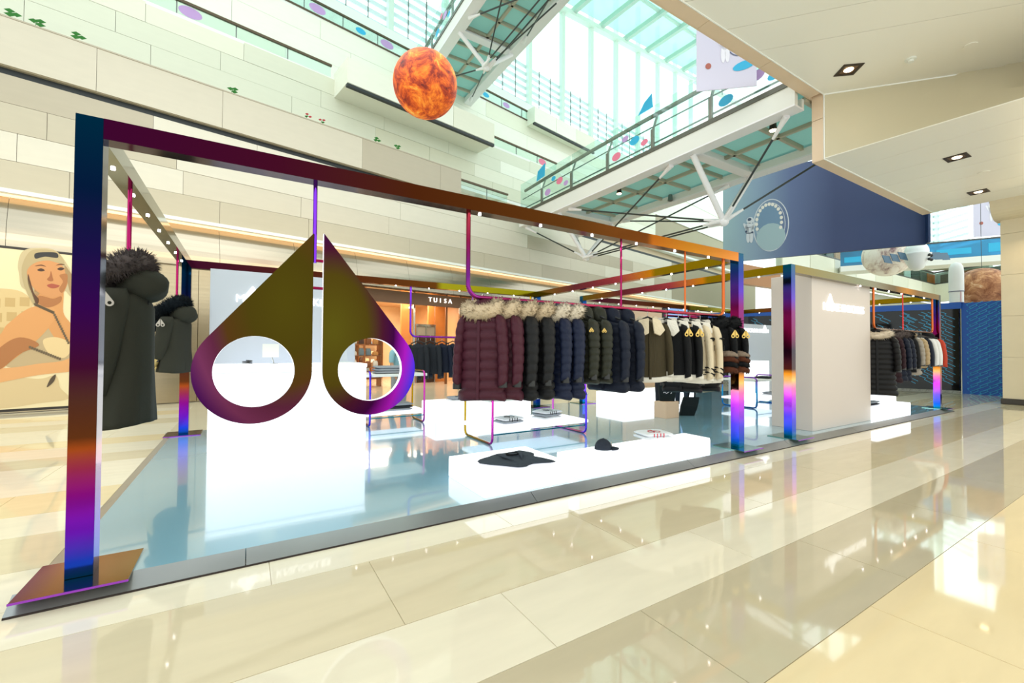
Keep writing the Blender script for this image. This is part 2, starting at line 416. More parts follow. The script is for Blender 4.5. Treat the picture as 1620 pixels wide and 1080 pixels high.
obj('tie_rod', MB().tube([FW(14, 3, 22), FW(30, -3, 25), FW(46, 3, 27)], .05, 6), M('rod_dark', (70, 78, 76), rough=.4, metal=.5), roof)

# ================================================================ SOFFIT on the right
H1, H2 = 7.35, 5.87
cw = M('ceiling_panel', (242, 238, 228), rough=.28, spec=.4); beige = M('beige_stone', (226, 200, 172), rough=.35, vary=.04)
tl = [(11.12, 4.62), (13.4, 1.97), (19.3, -4.9)]          # top edge of the slanting fascia
bl = [(11.12, 4.62), (11.34, 1.67), (11.83, -4.9)]
core = obj('ceiling', MB().prism([(-1.5, 4.60), (11.1, 4.6)] + tl[1:] + [(-1.5, -4.9)], H1 + .02, H1 + .4), M('ceiling_core', (120, 112, 100), rough=.7), kind='structure')
reg = [(-1.5, 4.61), (11.12, 4.61)] + tl[1:] + [(-1.5, -4.9)]
nd = Vector((.758, .652)); cuts = [-9, 1.9, 2.8, 3.7, 4.6, 5.6, 6.8, 7.7, 8.6, 9.4, 12.5]
for a, b in zip(cuts[:-1], cuts[1:]):
    p = band(reg, nd, a + .006, b - .006)
    if len(p) > 2: obj('ceiling_panel', MB().prism(p, H1, H1 + .02), cw, core)
low = obj('ceiling_lower', MB().prism([(11.34, 4.6), (18.3, 4.6), (18.5, -4.9), (12.06, -4.9)], H2 + .012, H2 + .03), cw, kind='structure')
reg = [bl[0], (18.3, 4.61), (18.5, -4.9), bl[2]]
for a, b in zip([10.9, 12.26, 13.3, 14.35, 15.3, 16.28, 17.3], [12.26, 13.3, 14.35, 15.3, 16.28, 17.3, 18.7]):
    p = band(reg, (1, .0), a + .006, b - .006)
    if len(p) > 2: obj('ceiling_panel', MB().prism(p, H2, H2 + .02), cw, low)
ff = MB(); NF = 16; fv = []
for q in range(NF + 1):
    t_ = q / NF; a = Vector((bl[0][0], bl[0][1], H2)).lerp(Vector((bl[2][0], bl[2][1], H2)), t_); b = Vector((tl[0][0] + .01, tl[0][1], H1)).lerp(Vector((tl[2][0], tl[2][1], H1)), t_)
    fv.append([a, a.lerp(b, .33), a.lerp(b, .66), b, b + Vector((.25, 0, .3)), a + Vector((.25, 0, .012))])
ff.loft(fv)
obj('trim_fascia', ff, M('fascia_cream', (214, 204, 178), rough=.35), kind='structure', smooth=True)
obj('trim_joint', MB().bar((tl[0][0], tl[0][1], H1 - .01), (tl[1][0], tl[1][1], H1 - .01), .03, .02).bar((tl[1][0], tl[1][1], H1 - .01), (tl[2][0], tl[2][1], H1 - .01), .03, .02)
    .box(-1.5, 11.12, 4.605, 4.625, H1 - .012, H1).box(11.12, 11.14, 4.6, 4.625, H2, H1).box(11.12, 18.3, 4.605, 4.625, H2 - .012, H2), M('joint_white', (250, 250, 246), rough=.4), kind='structure')
edge = obj('trim_soffit_edge', MB().box(-1.5, 11.34, 4.86, 4.9, H1, H1 + .6), beige, kind='structure')
x = -1.3
while x < 11.0:
    x1 = min(x + 2.05, 11.12); obj('stone_panel', MB().box(x + .004, x1 - .004, 4.63, 4.86, H1 - .01, H1 + .4), beige, edge); x = x1 + 1e-4
obj('stone_panel', MB().box(11.12, 11.34, 4.63, 4.86, H2 + .95, H1 + .3), beige, edge)
obj('stone_panel', MB().box(11.12, 11.34, 4.63, 4.86, H2 + .01, H2 + .94), beige, edge)
x = 11.12
while x < 18.2:
    x1 = min(x + 2.4, 18.32); obj('stone_panel', MB().box(x + .004, x1 - .004, 4.63, 4.86, H2 - .01, H2 + .3), beige, edge); x = x1 + 1e-4
# downlights
lampg = M('lamp_glow', (255, 236, 200), emit=9, ecol=(255, 226, 180)); bronze = M('dark_bronze', (58, 46, 38), rough=.4, metal=.5)
def downlight(x, y, z, a, lab):
    t = thing('downlight', lab, 'ceiling light', (x, y, z), a, 'square recessed downlights in the soffit')
    fr = MB(); g = .19; h = .13
    for (x0, x1, y0, y1) in ((-g, g, -g, -h), (-g, g, h, g), (-g, -h, -h, h), (h, g, -h, h)): fr.box(x0, x1, y0, y1, -.015, .0)
    obj('frame', fr, bronze, t); obj('housing', MB().box(-h, h, -h, h, -.003, .0), M('lamp_inner', (120, 96, 76), rough=.4, metal=.6), t)
    obj('lamp', MB().sphere((0, 0, -.004), .085, 16, 6, sc=(1, 1, .3)), lampg, t, smooth=True)
downlight(10.58, 3.93, H1, .86, 'square bronze downlight in the upper soffit nearest its corner')
for x, y, lab in ((13.53, 3.0, 'square bronze downlight in the lower soffit, nearest the fascia'), (16.95, 3.35, 'square bronze downlight in the lower soffit near its far edge'), (16.9, 2.3, 'square bronze downlight cut off by the right edge above the pillar'), (8.4, 1.2, 'square bronze downlight in the upper soffit behind the camera')):
    downlight(x, y, H1 if x < 10 else H2, 0, lab)
sm = thing('smoke_detector', 'round white smoke detector on the upper soffit', 'smoke detector', (11.23, 3.13, H1))
obj('base', MB().tube([(0, 0, 0), (0, 0, -.03)], .09, 20), whitep, sm, smooth=True); obj('sensor', MB().tube([(0, 0, -.03), (0, 0, -.07)], .05, 16), whitep, sm, smooth=True)
for x, y, z, lab in ((11.69, 2.39, H1, 'flat round cover plate on the upper soffit'), (15.2, 2.9, H2, 'flat round cover plate on the lower soffit')):
    tag(obj('cover_plate', MB().tube([(0, 0, 0), (0, 0, -.015)], .1, 20), cw, loc=(x, y, z), smooth=True), lab, 'cover plate')
# pillar
pil = obj('wall_pillar', MB().box(18.9, 21.5, 1.3, 3.26, 0, 6.2), M('pillar_core', (180, 166, 140), rough=.6), kind='structure')
pst = M('pillar_stone', (216, 202, 174), rough=.3, vary=.05)
z = .16
while z < 6.1:
    h = min(1.2, 6.2 - z); obj('stone_panel', MB().box(18.86, 18.9, 1.3, 3.29, z + .003, z + h - .003), pst, pil); obj('stone_panel', MB().box(18.9, 21.5, 3.26, 3.3, z + .003, z + h - .003), pst, pil); z += h
obj('baseboard_pillar', MB().box(18.82, 21.5, 1.3, 3.33, 0, .16), M('base_dark', (52, 46, 40), rough=.4), kind='structure', bev=.01)
cap_ = [(18.3, H2 + .02), (18.86, H2 + .02 - .45)]
obj('trim_capital', MB().loft([[(18.3 + .56 * (1 - cos(t * pi / 2)), yy, H2 - .5 * sin(t * pi / 2)) for t in [k / 8 for k in range(9)]] + [(19.2, yy, H2 - .5), (19.2, yy, H2 + .3), (18.3, yy, H2 + .3)] for yy in (1.2, 3.4)]), pst, kind='structure')
area('pillar_spot', (18.2, 2.4, 5.2), .3, 30, (1, .8, .5), (0, R(35), 0))

# ================================================================ FOOTBRIDGES
bw = M('bridge_white', (226, 226, 220), rough=.4); bflange = M('bridge_flange', (236, 234, 236), rough=.4); teal = glass('floor_glass', (120, 176, 168), rough=.3, op=.55)
teal = M('bridge_floor_glass_glow', (118, 168, 160), rough=.35, bump=.4, bscale=30, emit=.26, ecol=(130, 190, 180))  # emission stands in for daylight passing through the floor from above
rod_m = M('tie_rod', (70, 74, 74), rough=.35, metal=.6); dkrail = M('dark_channel', (92, 92, 82), rough=.4, metal=.3)
def fitting(mb, a, b, r=.07, L=.55):
    a = Vector(a); d = (Vector(b) - a).normalized(); e = a + d * L
    mb.tube([a, a + d * L * .45, e], lambda t: r * (1.1 - .65 * t), 10); return e
def rod(t, a, b, r=.028, f=.075, L=.6):
    a = Vector(a); b = Vector(b); d = (b - a).normalized()
    for p, q in ((a, b), (b, a)):
        m = MB(); fitting(m, p, q, f, L); obj('clevis', m, bflange, t, world=True, smooth=True)
    obj('tie_rod', MB().tube([a + d * L * .95, b - d * L * .95], r, 8), rod_m, t, world=True, smooth=True)
def bridge(label, x0, x1, y0, y1, zb, nodes, pitch, ncol, drop, gh=.5, fl=.42):
    t = thing('footbridge', label, 'footbridge', (x0, y0, zb))
    k = dict(parent=t, world=True)
    for sx, a in ((1, x0), (-1, x1)):
        obj('girder', MB().box(a, a + sx * .14, y0, y1, zb + .04, zb + gh), bw, **k)
        obj('flange', MB().box(min(a, a + sx * fl), max(a, a + sx * fl), y0, y1, zb, zb + .04), bflange, **k)
        obj('edge_channel', MB().box(min(a - sx * .03, a + sx * .1), max(a - sx * .03, a + sx * .1), y0, y1, zb + gh, zb + gh + .12), dkrail, **k)
        obj('girder', MB().box(min(a + sx * (fl - .1), a + sx * fl), max(a + sx * (fl - .1), a + sx * fl), y0, y1, zb + .04, zb + .26), bw, **k)
    xa, xb = x0 + fl, x1 - fl; n = 0
    yy = y0
    obj('deck', MB().box(x0 + .1, x1 - .1, y0, y1, zb + .36, zb + .44), teal, **k)
    while yy < y1 - .3:
        near = any(abs(yy - c) < pitch * .5 for c in nodes)
        obj('cross_bar', MB().box(xa, xb, yy - .04, yy + .04, zb + .2, zb + .32), M('bar_taupe', (176, 170, 150), rough=.5), **k)
        for c in range(ncol):
            wc = (xb - xa) / ncol
            obj('glass_panel', MB().box(xa + c * wc + .06, xa + (c + 1) * wc - .06, yy + .08, min(yy + pitch - .08, y1), zb + .29, zb + .32), teal, **k)
        yy += pitch
    for c in range(1, ncol):
        xx = xa + (xb - xa) * c / ncol
        obj('long_bar', MB().box(xx - .05, xx + .05, y0, y1, zb + .2, zb + .32), M('bar_taupe'), **k)
    xm = (x0 + x1) / 2
    for c in nodes:
        obj('cross_beam', MB().box(xa - .05, xb + .05, c - .17, c + .17, zb + .02, zb + .06).box(xa - .05, xb + .05, c - .05, c + .05, zb + .06, zb + .34), bflange, **k)
        nd_ = Vector((xm, c, zb - drop))
        for xx in (x0 + .25, x1 - .25): obj('strut', MB().tube([(xx, c, zb + .02), nd_], .085, 12), bflange, smooth=True, **k)
        obj('node', MB().sphere(nd_, .15, 14, 8), bflange, smooth=True, **k)
    for a, b in zip(nodes[:-1], nodes[1:]):
        for dx in (-.13, .13): rod(t, (xm + dx, a, zb - drop), (xm + dx, b, zb - drop))
    return t, k, xm
tA, kA, xmA = bridge('large white steel footbridge with teal glass floor, seen from below at right', 10.54, 14.0, 4.95, 16.6, 7.08, [7.77, 14.0], 1.24, 2, 1.67)
nA = [Vector((xmA, 7.77, 5.41)), Vector((xmA, 14.0, 5.41))]
rod(tA, (10.8, 4.95 + .3, 7.05), nA[0]); rod(tA, (13.75, 4.95 + .3, 7.05), nA[0])
rod(tA, (10.8, 8.5, 7.05), nA[1]); rod(tA, (13.75, 8.5, 7.05), nA[1]); rod(tA, (10.8, 13.3, 7.05), nA[0]); rod(tA, (13.75, 13.3, 7.05), nA[0])
rod(tA, (10.8, 16.4, 7.05), nA[1]); rod(tA, (13.75, 16.4, 7.05), nA[1])
def brail(t, k, x, y0, y1, zd, sx, pitch=1.95, stick=True):
    hr = [(x + sx * .25, y0 + (y1 - y0) * q / 10, zd + 1.06 + .1 * sin(pi * q / 10)) for q in range(11)]
    obj('handrail', MB().tube(hr, .055, 8, sq=1.3), M('handrail_grey', (128, 116, 100), rough=.35, metal=.5), smooth=True, **k)
    obj('mid_rail', MB().tube([(p[0] - sx * .12, p[1], p[2] - .42) for p in hr], .02, 6), M('steel_post'), smooth=True, **k)
    obj('low_rail', MB().tube([(x + sx * .06, y0, zd + .16), (x + sx * .06, y1, zd + .16)], .025, 6), M('steel_post'), smooth=True, **k)
    y = y0 + .1; i = 0
    while y < y1:
        obj('rail_post', MB().bar((x + sx * .02, y, zd - .1), (x + sx * .02, y, zd + .6), .05, .12, up=(0, 1, 0)).bar((x + sx * .02, y, zd + .55), (x + sx * .22, y, zd + 1.05), .03, .08, up=(0, 1, 0)), M('post_grey', (120, 122, 112), rough=.4, metal=.5), **k)
        e = min(y + pitch, y1)
        obj('glass_pane', MB().box(x - .012, x + .012, y + .04, e - .04, zd + .04, zd + 1.28), gl_b, **k)
        if stick and i % 2 == 0:
            for q in range(4):
                cy, cz, r0 = y + .3 + q * .4, zd + .3 + .22 * (q % 3), .12 + .05 * (q % 2)
                obj('sticker', MB().plate([(x - .014, cy + r0 * 1.2 * cos(a * pi / 7), cz + r0 * .8 * sin(a * pi / 7)) for a in range(14)], (-1, 0, 0), .002), sticker[(q + i) % 3], **k)
        y += pitch; i += 1
brail(tA, kA, 10.54, 5.0, 16.5, 7.7, 1); brail(tA, kA, 13.9, 5.0, 16.5, 7.7, -1, stick=False)
obj('sticker', MB().plate([(10.52, 9.55, 8.95), (10.52, 8.95, 8.95), (10.52, 9.0, 9.4), (10.52, 9.3, 9.25)], (-1, 0, 0), .003), sticker[0], **kA)
obj('sticker', MB().plate([(10.52, 15.2, 8.7), (10.52, 14.6, 8.75), (10.52, 14.55, 9.3), (10.52, 15.1, 9.1)], (-1, 0, 0), .003), sticker[0], **kA)
for x, y, lab in ((11.28, 5.81, 'lit spotlight under the right footbridge, the larger and nearer one'), (11.27, 11.1, 'lit spotlight under the far end of the right footbridge'), (13.4, 10.6, 'unlit spotlight clamped under the far girder of the right footbridge')):
    t = thing('spotlight', lab, 'spotlight', (x, y, 7.2)); lit = not lab.startswith('unlit')
    obj('housing', MB().tube([(0, 0, .1), (0, 0, -.05), (0, 0, -.12)], lambda q: .07 + .03 * q, 14), M('steel_post') if not lit else bronze, t, smooth=True)
    obj('bracket', MB().bar((0, 0, .0), (.2, .1, .1), .03), bronze, t)
    obj('lamp', MB().sphere((0, 0, -.12), .085, 14, 6, sc=(1, 1, .4)), lampg if lit else M('lamp_off', (90, 90, 88), rough=.3), t, smooth=True)
tB, kB, xmB = bridge('upper white footbridge with a grid of glass floor panels behind the orange ball', 6.68, 9.62, 2.0, 19.8, 13.9, [6.2, 10.6, 15.4], .95, 2, .95)
nB = [Vector((xmB, c, 12.95)) for c in (6.2, 10.6, 15.4)]
for i, c in enumerate((6.2, 10.6, 15.4)):
    for dy in (-3.9, 3.9):
        rod(tB, (6.95, c + dy, 13.88), nB[i]); rod(tB, (9.35, c + dy, 13.88), nB[i])
brail(tB, kB, 6.68, 2.2, 19.6, 14.5, 1, 2.2)

# ================================================================ NAVY BANNER with the astronaut
def navy_mat():
    m = ramp_mat('banner_print', 0, 0.0, 6.3, [(0, (150, 176, 184)), (.18, (128, 150, 172)), (.38, (84, 98, 138)), (.6, (44, 58, 100)), (1, (20, 46, 92))], rough=.5, metal=0)
    return m
b0, b1 = Vector((17.0, 10.8, 0)), Vector((19.84, 5.2, 0))
bd = (b1 - b0).normalized(); bang = math.atan2(bd.y, bd.x); BL = (b1 - b0).length
ban = thing('hanging_banner', 'large navy and grey banner with an astronaut hanging under the right footbridge', 'banner', (b0.x, b0.y, 5.2), bang)
obj('sheet', MB().box(0, BL, 0, .12, 0, 3.6), navy_mat(), ban)
obj('side_sheet', MB().box(BL, BL + .06, .0, -.34, 0, 3.6).box(BL + .0, BL + .02, 0, .12, 0, 3.6), M('navy_side', (22, 48, 92), rough=.5), ban)
def ring(mb, cx, cz, rx, rz, w_, y=-.006, n=40, a0=0, a1=2 * pi):
    vs = []
    for i in range(n + 1):
        a = a0 + (a1 - a0) * i / n
        vs += [(cx + rx * cos(a), y, cz + rz * sin(a)), (cx + (rx - w_) * cos(a), y, cz + (rz - w_) * sin(a))]
    mb.add(vs, [(2 * i, 2 * i + 1, 2 * i + 3, 2 * i + 2) for i in range(n)]); return mb
def blob(mb, cx, cz, rx, rz, y=-.007, n=18, jit=0, mi=0, ang=0, rnd=None):
    vs = []
    for i in range(n):
        a = 2 * pi * i / n; k = 1 + (rnd.uniform(-jit, jit) if rnd else 0); px, pz = rx * cos(a) * k, rz * sin(a) * k
        vs.append((cx + px * cos(ang) - pz * sin(ang), y, cz + px * sin(ang) + pz * cos(ang)))
    return mb.add(vs, [tuple(range(n))], mi)
pr_w = M('print_pale', (196, 200, 208), rough=.6); pr_p = M('print_pearl', (220, 214, 206), rough=.6); pr_d = M('print_dark', (60, 74, 100), rough=.6)
a_ = ring(MB(), 1.72, 1.32, .62, 1.05, .035); ring(a_, 1.72, 1.32, .5, .9, .02)
obj('printed_halo', a_, pr_w, ban)
a_ = blob(MB(), 1.68, 1.42, .4, .78); obj('printed_portal', a_, M('print_blue', (104, 132, 160), rough=.6), ban)
a_ = MB()
for i in range(15):
    a = pi * (-.12 + 1.22 * i / 14); blob(a_, 1.66 + .43 * cos(a), 1.45 + .72 * sin(a), .055, .07, y=-.012)
obj('printed_pearls', a_, pr_p, ban)
a_ = blob(MB(), 1.72, .85, .5, .55, y=-.009); obj('printed_mist', a_, M('print_mist', (150, 172, 180), rough=.6), ban)
a_ = blob(MB(), 1.0, 1.62, .13, .14); blob(a_, .98, 1.3, .16, .24); blob(a_, .86, 1.36, .06, .2, ang=.5); blob(a_, 1.12, 1.36, .05, .18, ang=-.4); blob(a_, .93, .95, .07, .24); blob(a_, 1.04, .93, .07, .24)
obj('printed_astronaut', a_, pr_w, ban)
a_ = blob(MB(), .98, 1.66, .07, .06, y=-.013); blob(a_, .86, 1.18, .04, .05, y=-.013); blob(a_, 1.08, 1.12, .04, .04, y=-.013); blob(a_, .96, 1.1, .12, .015, y=-.014); blob(a_, .96, 1.34, .1, .012, y=-.014)
obj('printed_detail', a_, pr_d, ban)
# two hanging white flags
def flag(label, c, w_, h, ang):
    t = thing('hanging_flag', label, 'banner', c, ang)
    obj('sheet', MB().box(-w_ / 2, w_ / 2, 0, .02, -h, 0), M('flag_white', (206, 202, 222), rough=.6), t)
    obj('rod', MB().tube([(-w_ / 2, 0, 0), (w_ / 2, 0, 0)], .02, 6), rod_m, t)
    a = blob(MB(), -w_ * .38, -h * .18, w_ * .14, h * .13); obj('printed_balloon', a, sticker[0], t); obj('printed_balloon', blob(MB(), w_ * .3, -h * .75, w_ * .2, h * .05, ang=.3), sticker[0], t)
    a = MB(); ring(a, w_ * .2, -h * .38, w_ * .24, h * .26, .03); ring(a, -w_ * .02, -h * .3, w_ * .08, h * .07, .025); obj('printed_ring', a, M('print_slate', (96, 100, 128), rough=.6), t)
    a = blob(MB(), -w_ * .02, -h * .42, w_ * .1, h * .13); blob(a, -w_ * .1, -h * .45, w_ * .04, h * .1, ang=.5); blob(a, w_ * .02, -h * .6, w_ * .04, h * .1); blob(a, -w_ * .05, -h * .6, w_ * .04, h * .1); obj('printed_astronaut', a, M('print_white', (228, 226, 236), rough=.6), t)
    obj('printed_dot', blob(MB(), -w_ * .3, -h * .72, w_ * .05, h * .035), M('print_rust', (170, 96, 84), rough=.6), t)
flag('white printed flag with a blue balloon hanging beside the upper soffit edge', (9.75, 6.1, 9.9), 1.35, 2.1, R(-42))
fp = Q(1571, 326, x=30)
flag('white printed flag hanging before the bright windows left of the stone pillar', (30, fp.y, fp.z + .9), 1.35, 2.3, R(-60))
# ================================================================ PLANETS and spacecraft
def planet_mat(name, cols, sc, emit=0, contrast=(.3, .7)):
    m = bpy.data.materials.new(name); m.use_nodes = True; nt = m.node_tree; b = nt.nodes['Principled BSDF']; b.inputs['Roughness'].default_value = .55
    tc = nt.nodes.new('ShaderNodeTexCoord'); n = nt.nodes.new('ShaderNodeTexNoise'); n.inputs['Scale'].default_value = sc; n.inputs['Detail'].default_value = 9; n.inputs['Roughness'].default_value = .72; n.inputs['Distortion'].default_value = .6
    nt.links.new(tc.outputs['Object'], n.inputs['Vector']); cr = nt.nodes.new('ShaderNodeValToRGB'); els = cr.color_ramp.elements
    for i, c in enumerate(cols):
        p = contrast[0] + (contrast[1] - contrast[0]) * i / (len(cols) - 1)
        if i == 0: els[0].position = p; els[0].color = lin(c)
        elif i == len(cols) - 1: els[1 if len(els) == 2 else -1].position = p; els[-1].color = lin(c)
        else: e = els.new(p); e.color = lin(c)
    nt.links.new(n.outputs['Fac'], cr.inputs[0]); nt.links.new(cr.outputs[0], b.inputs['Base Color'])
    if emit: nt.links.new(cr.outputs[0], b.inputs['Emission Color']); b.inputs['Emission Strength'].default_value = emit
    return m
sp = P(673, 134, 7.2)
t = thing('planet_ball', 'fiery orange planet ball hanging from a cable above the display frame', 'hanging ball', sp)
obj('ball', MB().sphere((0, 0, 0), .68, 48, 28), planet_mat('venus', [(70, 14, 6), (150, 40, 10), (206, 84, 16), (232, 128, 30), (250, 190, 90)], 2.6, .3, (.34, .66)), t, smooth=True)
obj('cap', MB().tube([(0, 0, .62), (0, 0, .72)], .04, 10), rod_m, t); obj('cable', MB().tube([(0, 0, .7), (0, 0, 9)], .008, 5), rod_m, t)
pp = Vector((24.0, 4.69, 3.86))
t = thing('planet_ball', 'rust brown planet ball above the blue hoarding at far right', 'hanging ball', pp)
obj('ball', MB().sphere((0, 0, 0), .86, 40, 24), planet_mat('mars', [(86, 48, 26), (140, 84, 48), (186, 130, 84), (232, 206, 166)], 3.2, .1), t, smooth=True)
obj('cable', MB().tube([(0, 0, .85), (0, 0, 9)], .008, 5), rod_m, t)
pp = Q(1404, 404, x=26)
t = thing('planet_ball', 'pale pinkish planet ball partly hidden under the navy banner', 'hanging ball', pp)
obj('ball', MB().sphere((0, 0, 0), .98, 40, 24), planet_mat('pale_planet', [(120, 84, 96), (196, 176, 164), (226, 214, 200), (236, 228, 216)], 1.6, .1, (.36, .56)), t, smooth=True)
obj('cable', MB().tube([(0, 0, .95), (0, 0, 9)], .008, 5), rod_m, t)
pp = Q(1450, 402, x=25)
t = thing('space_station', 'white spacecraft model with two blue solar wings below the navy banner', 'spacecraft model', pp)
wh = M('model_white', (236, 238, 238), rough=.5)
obj('hull', MB().sphere((0, 0, .1), .42, 20, 12, sc=(1, 1, 1.05)), wh, t, smooth=True)
obj('nose', MB().tube([(0, 0, 0), (0, 0, -.35), (0, 0, -.62), (0, 0, -.72)], lambda q: .5 - .4 * q, 18), wh, t, smooth=True)
for dx, dz in ((-.1, -.12), (.1, -.12), (-.1, -.3), (.1, -.3)): obj('window', MB().sphere((dx * 1.3, -.45, dz), .065, 10, 6), M('model_black', (26, 28, 32), rough=.4), t, smooth=True)
sol = M('solar_blue', (62, 92, 112), rough=.3, metal=.3)
for sg in (-1, 1):
    for q in range(3): obj('solar_panel', MB().obox((sg * (.75 + q * .42) * .93, sg * -.35 * (.75 + q * .42), -.02 - .05 * (1 - sg) - (.09 * q if sg < 0 else -.0)), (.38, -.14, .03 * sg), (.0, .02, 0), (0, .1, .34)), sol, t)
obj('cable', MB().tube([(0, 0, .4), (0, 0, 9)], .008, 5), rod_m, t)
pp = Q(1513, 455, x=22.24)
t = thing('toy_rocket', 'white rocket model standing in front of the rust brown planet', 'rocket model', (pp.x, pp.y, 3.3))
obj('body', MB().tube([(0, 0, .42), (0, 0, 1.1), (0, 0, 1.32), (0, 0, 1.45), (0, 0, 1.5)], lambda q: .205 * (1 if q < .3 else (1 - ((q - .3) / .7) ** 2 * .85)), 20), wh, t, smooth=True)
obj('skirt', MB().tube([(0, 0, 0), (0, 0, .42)], .195, 20), wh, t, smooth=True)
obj('band', MB().tube([(0, 0, .41), (0, 0, .44)], .21, 20), M('print_slate'), t); obj('band', MB().tube([(0, 0, 0), (0, 0, .02)], .2, 20), M('blue_paint', (20, 70, 160), rough=.5), t)
for a in (-.5, .5): obj('stripe', MB().bar((-.18 * cos(a) * .9, -.19 * sin(a) - .06, .03), (-.18 * cos(a) * .9, -.19 * sin(a) - .06, .4), .012), M('stripe_red', (190, 50, 60), rough=.5), t)
# ================================================================ FAR HALL beyond the frame
hb = M('hoarding_blue', (18, 86, 182), rough=.45); hl = M('hoarding_line', (60, 170, 222), rough=.45)
t = thing('blue_hoarding', 'blue hoarding wall covered in light blue angular linework left of the pillar', 'hoarding', (22.15, 4.85, 0), R(-97))
obj('board', MB().box(0, 3.4, 0, .1, 0, 3.28), hb, t)
rnd = random.Random(4); m = MB()
def zline(m, x0, x1, z0, z1, nx, nz, y=-.012, wd=.016):
    for i in range(nx):
        for j in range(nz):
            cx = x0 + (i + .5) * (x1 - x0) / nx; cz = z0 + (j + .5) * (z1 - z0) / nz
            L = .2; k = .75
            pts = [(cx - L, cz - L * k), (cx + L * .3, cz + L * .05), (cx + L * .1, cz + L * .3), (cx + L, cz + L * k)]
            pts2 = [(p[0] + .07, p[1] - .09) for p in pts]
            for pl in (pts, pts2):
                for a, b in zip(pl[:-1], pl[1:]):
                    if x0 <= min(a[0], b[0]) and max(a[0], b[0]) <= x1: m.bar((a[0], y, a[1]), (b[0], y, b[1]), wd, .006, up=(0, 1, 0))
zline(m, 0, 3.4, .02, 3.26, 14, 15)
obj('linework', m, hl, t, kind='stuff')
t = thing('glazed_shopfront', 'black glass shopfront with light blue angular linework beside the blue hoarding', 'shopfront', (22.2, 4.9, 0), R(111))
bg_ = M('black_glass', (10, 11, 14), rough=.06, spec=.35)
obj('glass_wall', MB().box(0, 9.2, .02, .1, 0, 3.08), bg_, t)
obj('header', MB().box(-.02, 9.2, -.04, .12, 3.08, 3.3), hb, t)
for q in (0.0, 3.3, 6.6): obj('mullion', MB().box(q, q + (.25 if q else .05), -.03, .1, 0, 3.1), hb, t)
m = MB(); zline(m, .3, 9, 2.2, 3.05, 12, 2, y=.112); zline(m, .1, 1.6, .4, 3.0, 3, 9, y=.112)
obj('linework', m, hl, t, kind='stuff')
obj('plinth', MB().box(0, 9.2, -.06, .1, 0, .1), whitep, t)
m = MB(); rr = random.Random(9)
for q in range(26): m.box(.4 + q * .33, .4 + q * .33 + rr.uniform(.03, .12), -.005, .02, .6 + rr.random() * 1.6, 1.2 + rr.random() * 1.6 + .1)
# far balconies
def wallseg(name, pa, pb, z0, z1, mat, th=.3):
    d = (pb - pa); a = math.atan2(d.y, d.x); L = Vector((d.x, d.y)).length
    return obj(name, MB().box(0, L, 0, th, z0, z1), mat, loc=(pa.x, pa.y, 0), rz=a, kind='structure'), a, L
cA, cB, cC = Vector((35.6, 17.5, 0)), Vector((51, 15.0, 0)), Vector((44.5, 7.0, 0))
cB = P(1478, 478, 6.0); cA = P(1236, 432, 6.0); cC = P(1640, 462, 6.0)
cB.z = cA.z = cC.z = 0
far_st = M('far_stone', (208, 214, 196), rough=.5); gm = MB()
for nm, pa, pb in (('wall_far_balcony', cA, cB), ('wall_far_balcony_return', cB, cC)):
    o, a, L = wallseg(nm, pa, pb, 6.0, 7.6, far_st)
    n = int(L / 3)
    for q in range(n): obj('stone_panel', MB().box(q * L / n + .03, (q + 1) * L / n - .03, -.06, 0, 6.05 if q % 2 else 6.0, 7.58), (st_u[0], st_u[3], st_u[1])[q % 3], o)
    t = thing('balustrade', 'glass balustrade on the far balcony ' + ('behind the hanging spacecraft' if pa is cA else 'above the rust brown planet'), 'railing', (pa.x, pa.y, 7.6), a)
    for q in range(n): obj('glass_pane', MB().box(q * L / n + .05, (q + 1) * L / n - .05, 0, .03, 0, 1.0), gl_b, t)
    obj('handrail', MB().box(0, L, -.03, .05, 1.0, 1.12), M('rail_dark', (70, 70, 66), rough=.4), t); obj('sill', MB().box(0, L, -.04, .08, 0, .08), M('rail_dark'), t)
    o2, _, _ = wallseg(nm + '_back', pa + Vector((3.2, .6, 0)), pb + Vector((3.2, .6 if pa is cA else 3, 0)), 6.6, 9.0, M('far_shop_wall', (190, 200, 190), rough=.6))
    rr = random.Random(3 if pa is cA else 5); u = .5; cols = [M('far_shop_%d' % q, c, rough=.5) for q, c in enumerate(((92, 96, 84), (200, 120, 50), (120, 150, 150), (60, 66, 60), (206, 214, 210), (110, 90, 64)))]
    while u < L - 1:
        ww_ = rr.uniform(.8, 2.2); obj('shop_window', MB().box(u, u + ww_, -.1, 0, 7.2 + rr.random() * .3, 8.6 + rr.random() * .2), rr.choice(cols), o2); u += ww_ + .25
    wallseg(nm + '_ceiling', pa + Vector((.3, .3, 0)), pb + Vector((.3, .3, 0)), 9.0, 9.2, far_st, 2.2)
    wallseg(nm + '_below', pa + Vector((2.5, .6, 0)), pb + Vector((2.5, .6, 0)), 0, 6.0, M('far_shop_below', (176, 176, 160), rough=.5))
    o3, a3, L3 = wallseg(nm + '_upper', pa + Vector((2.6, .6, 0)), pb + Vector((2.6, .6 if pa is cA else 3, 0)), 9.2, 10.9, far_st)
    u = .6
    wn_ = obj('window_2' if pa is cA else 'window_3', MB().box(0, L3, .1, .3, 10.9, 22), brightp, loc=o3.location, rz=a3, kind='structure')
    while u < L3 - 1.2:
        for q in range(3): obj('vent_pane', MB().box(u + q * .85, u + .8 + q * .85, -.06, 0, 9.95, 10.5), M('vent_grey', (138, 150, 140), rough=.5), o3)
        obj('mullion', MB().box(u - .6, u - .15, -.2, .2, 9.6, 22), mul, wn_)
        for q in range(9): obj('louvre_slat', MB().box(u - .1, u + 2.8, -.02, .1, 11.2 + q * .6, 11.4 + q * .6), louv, wn_)
        u += 3.5
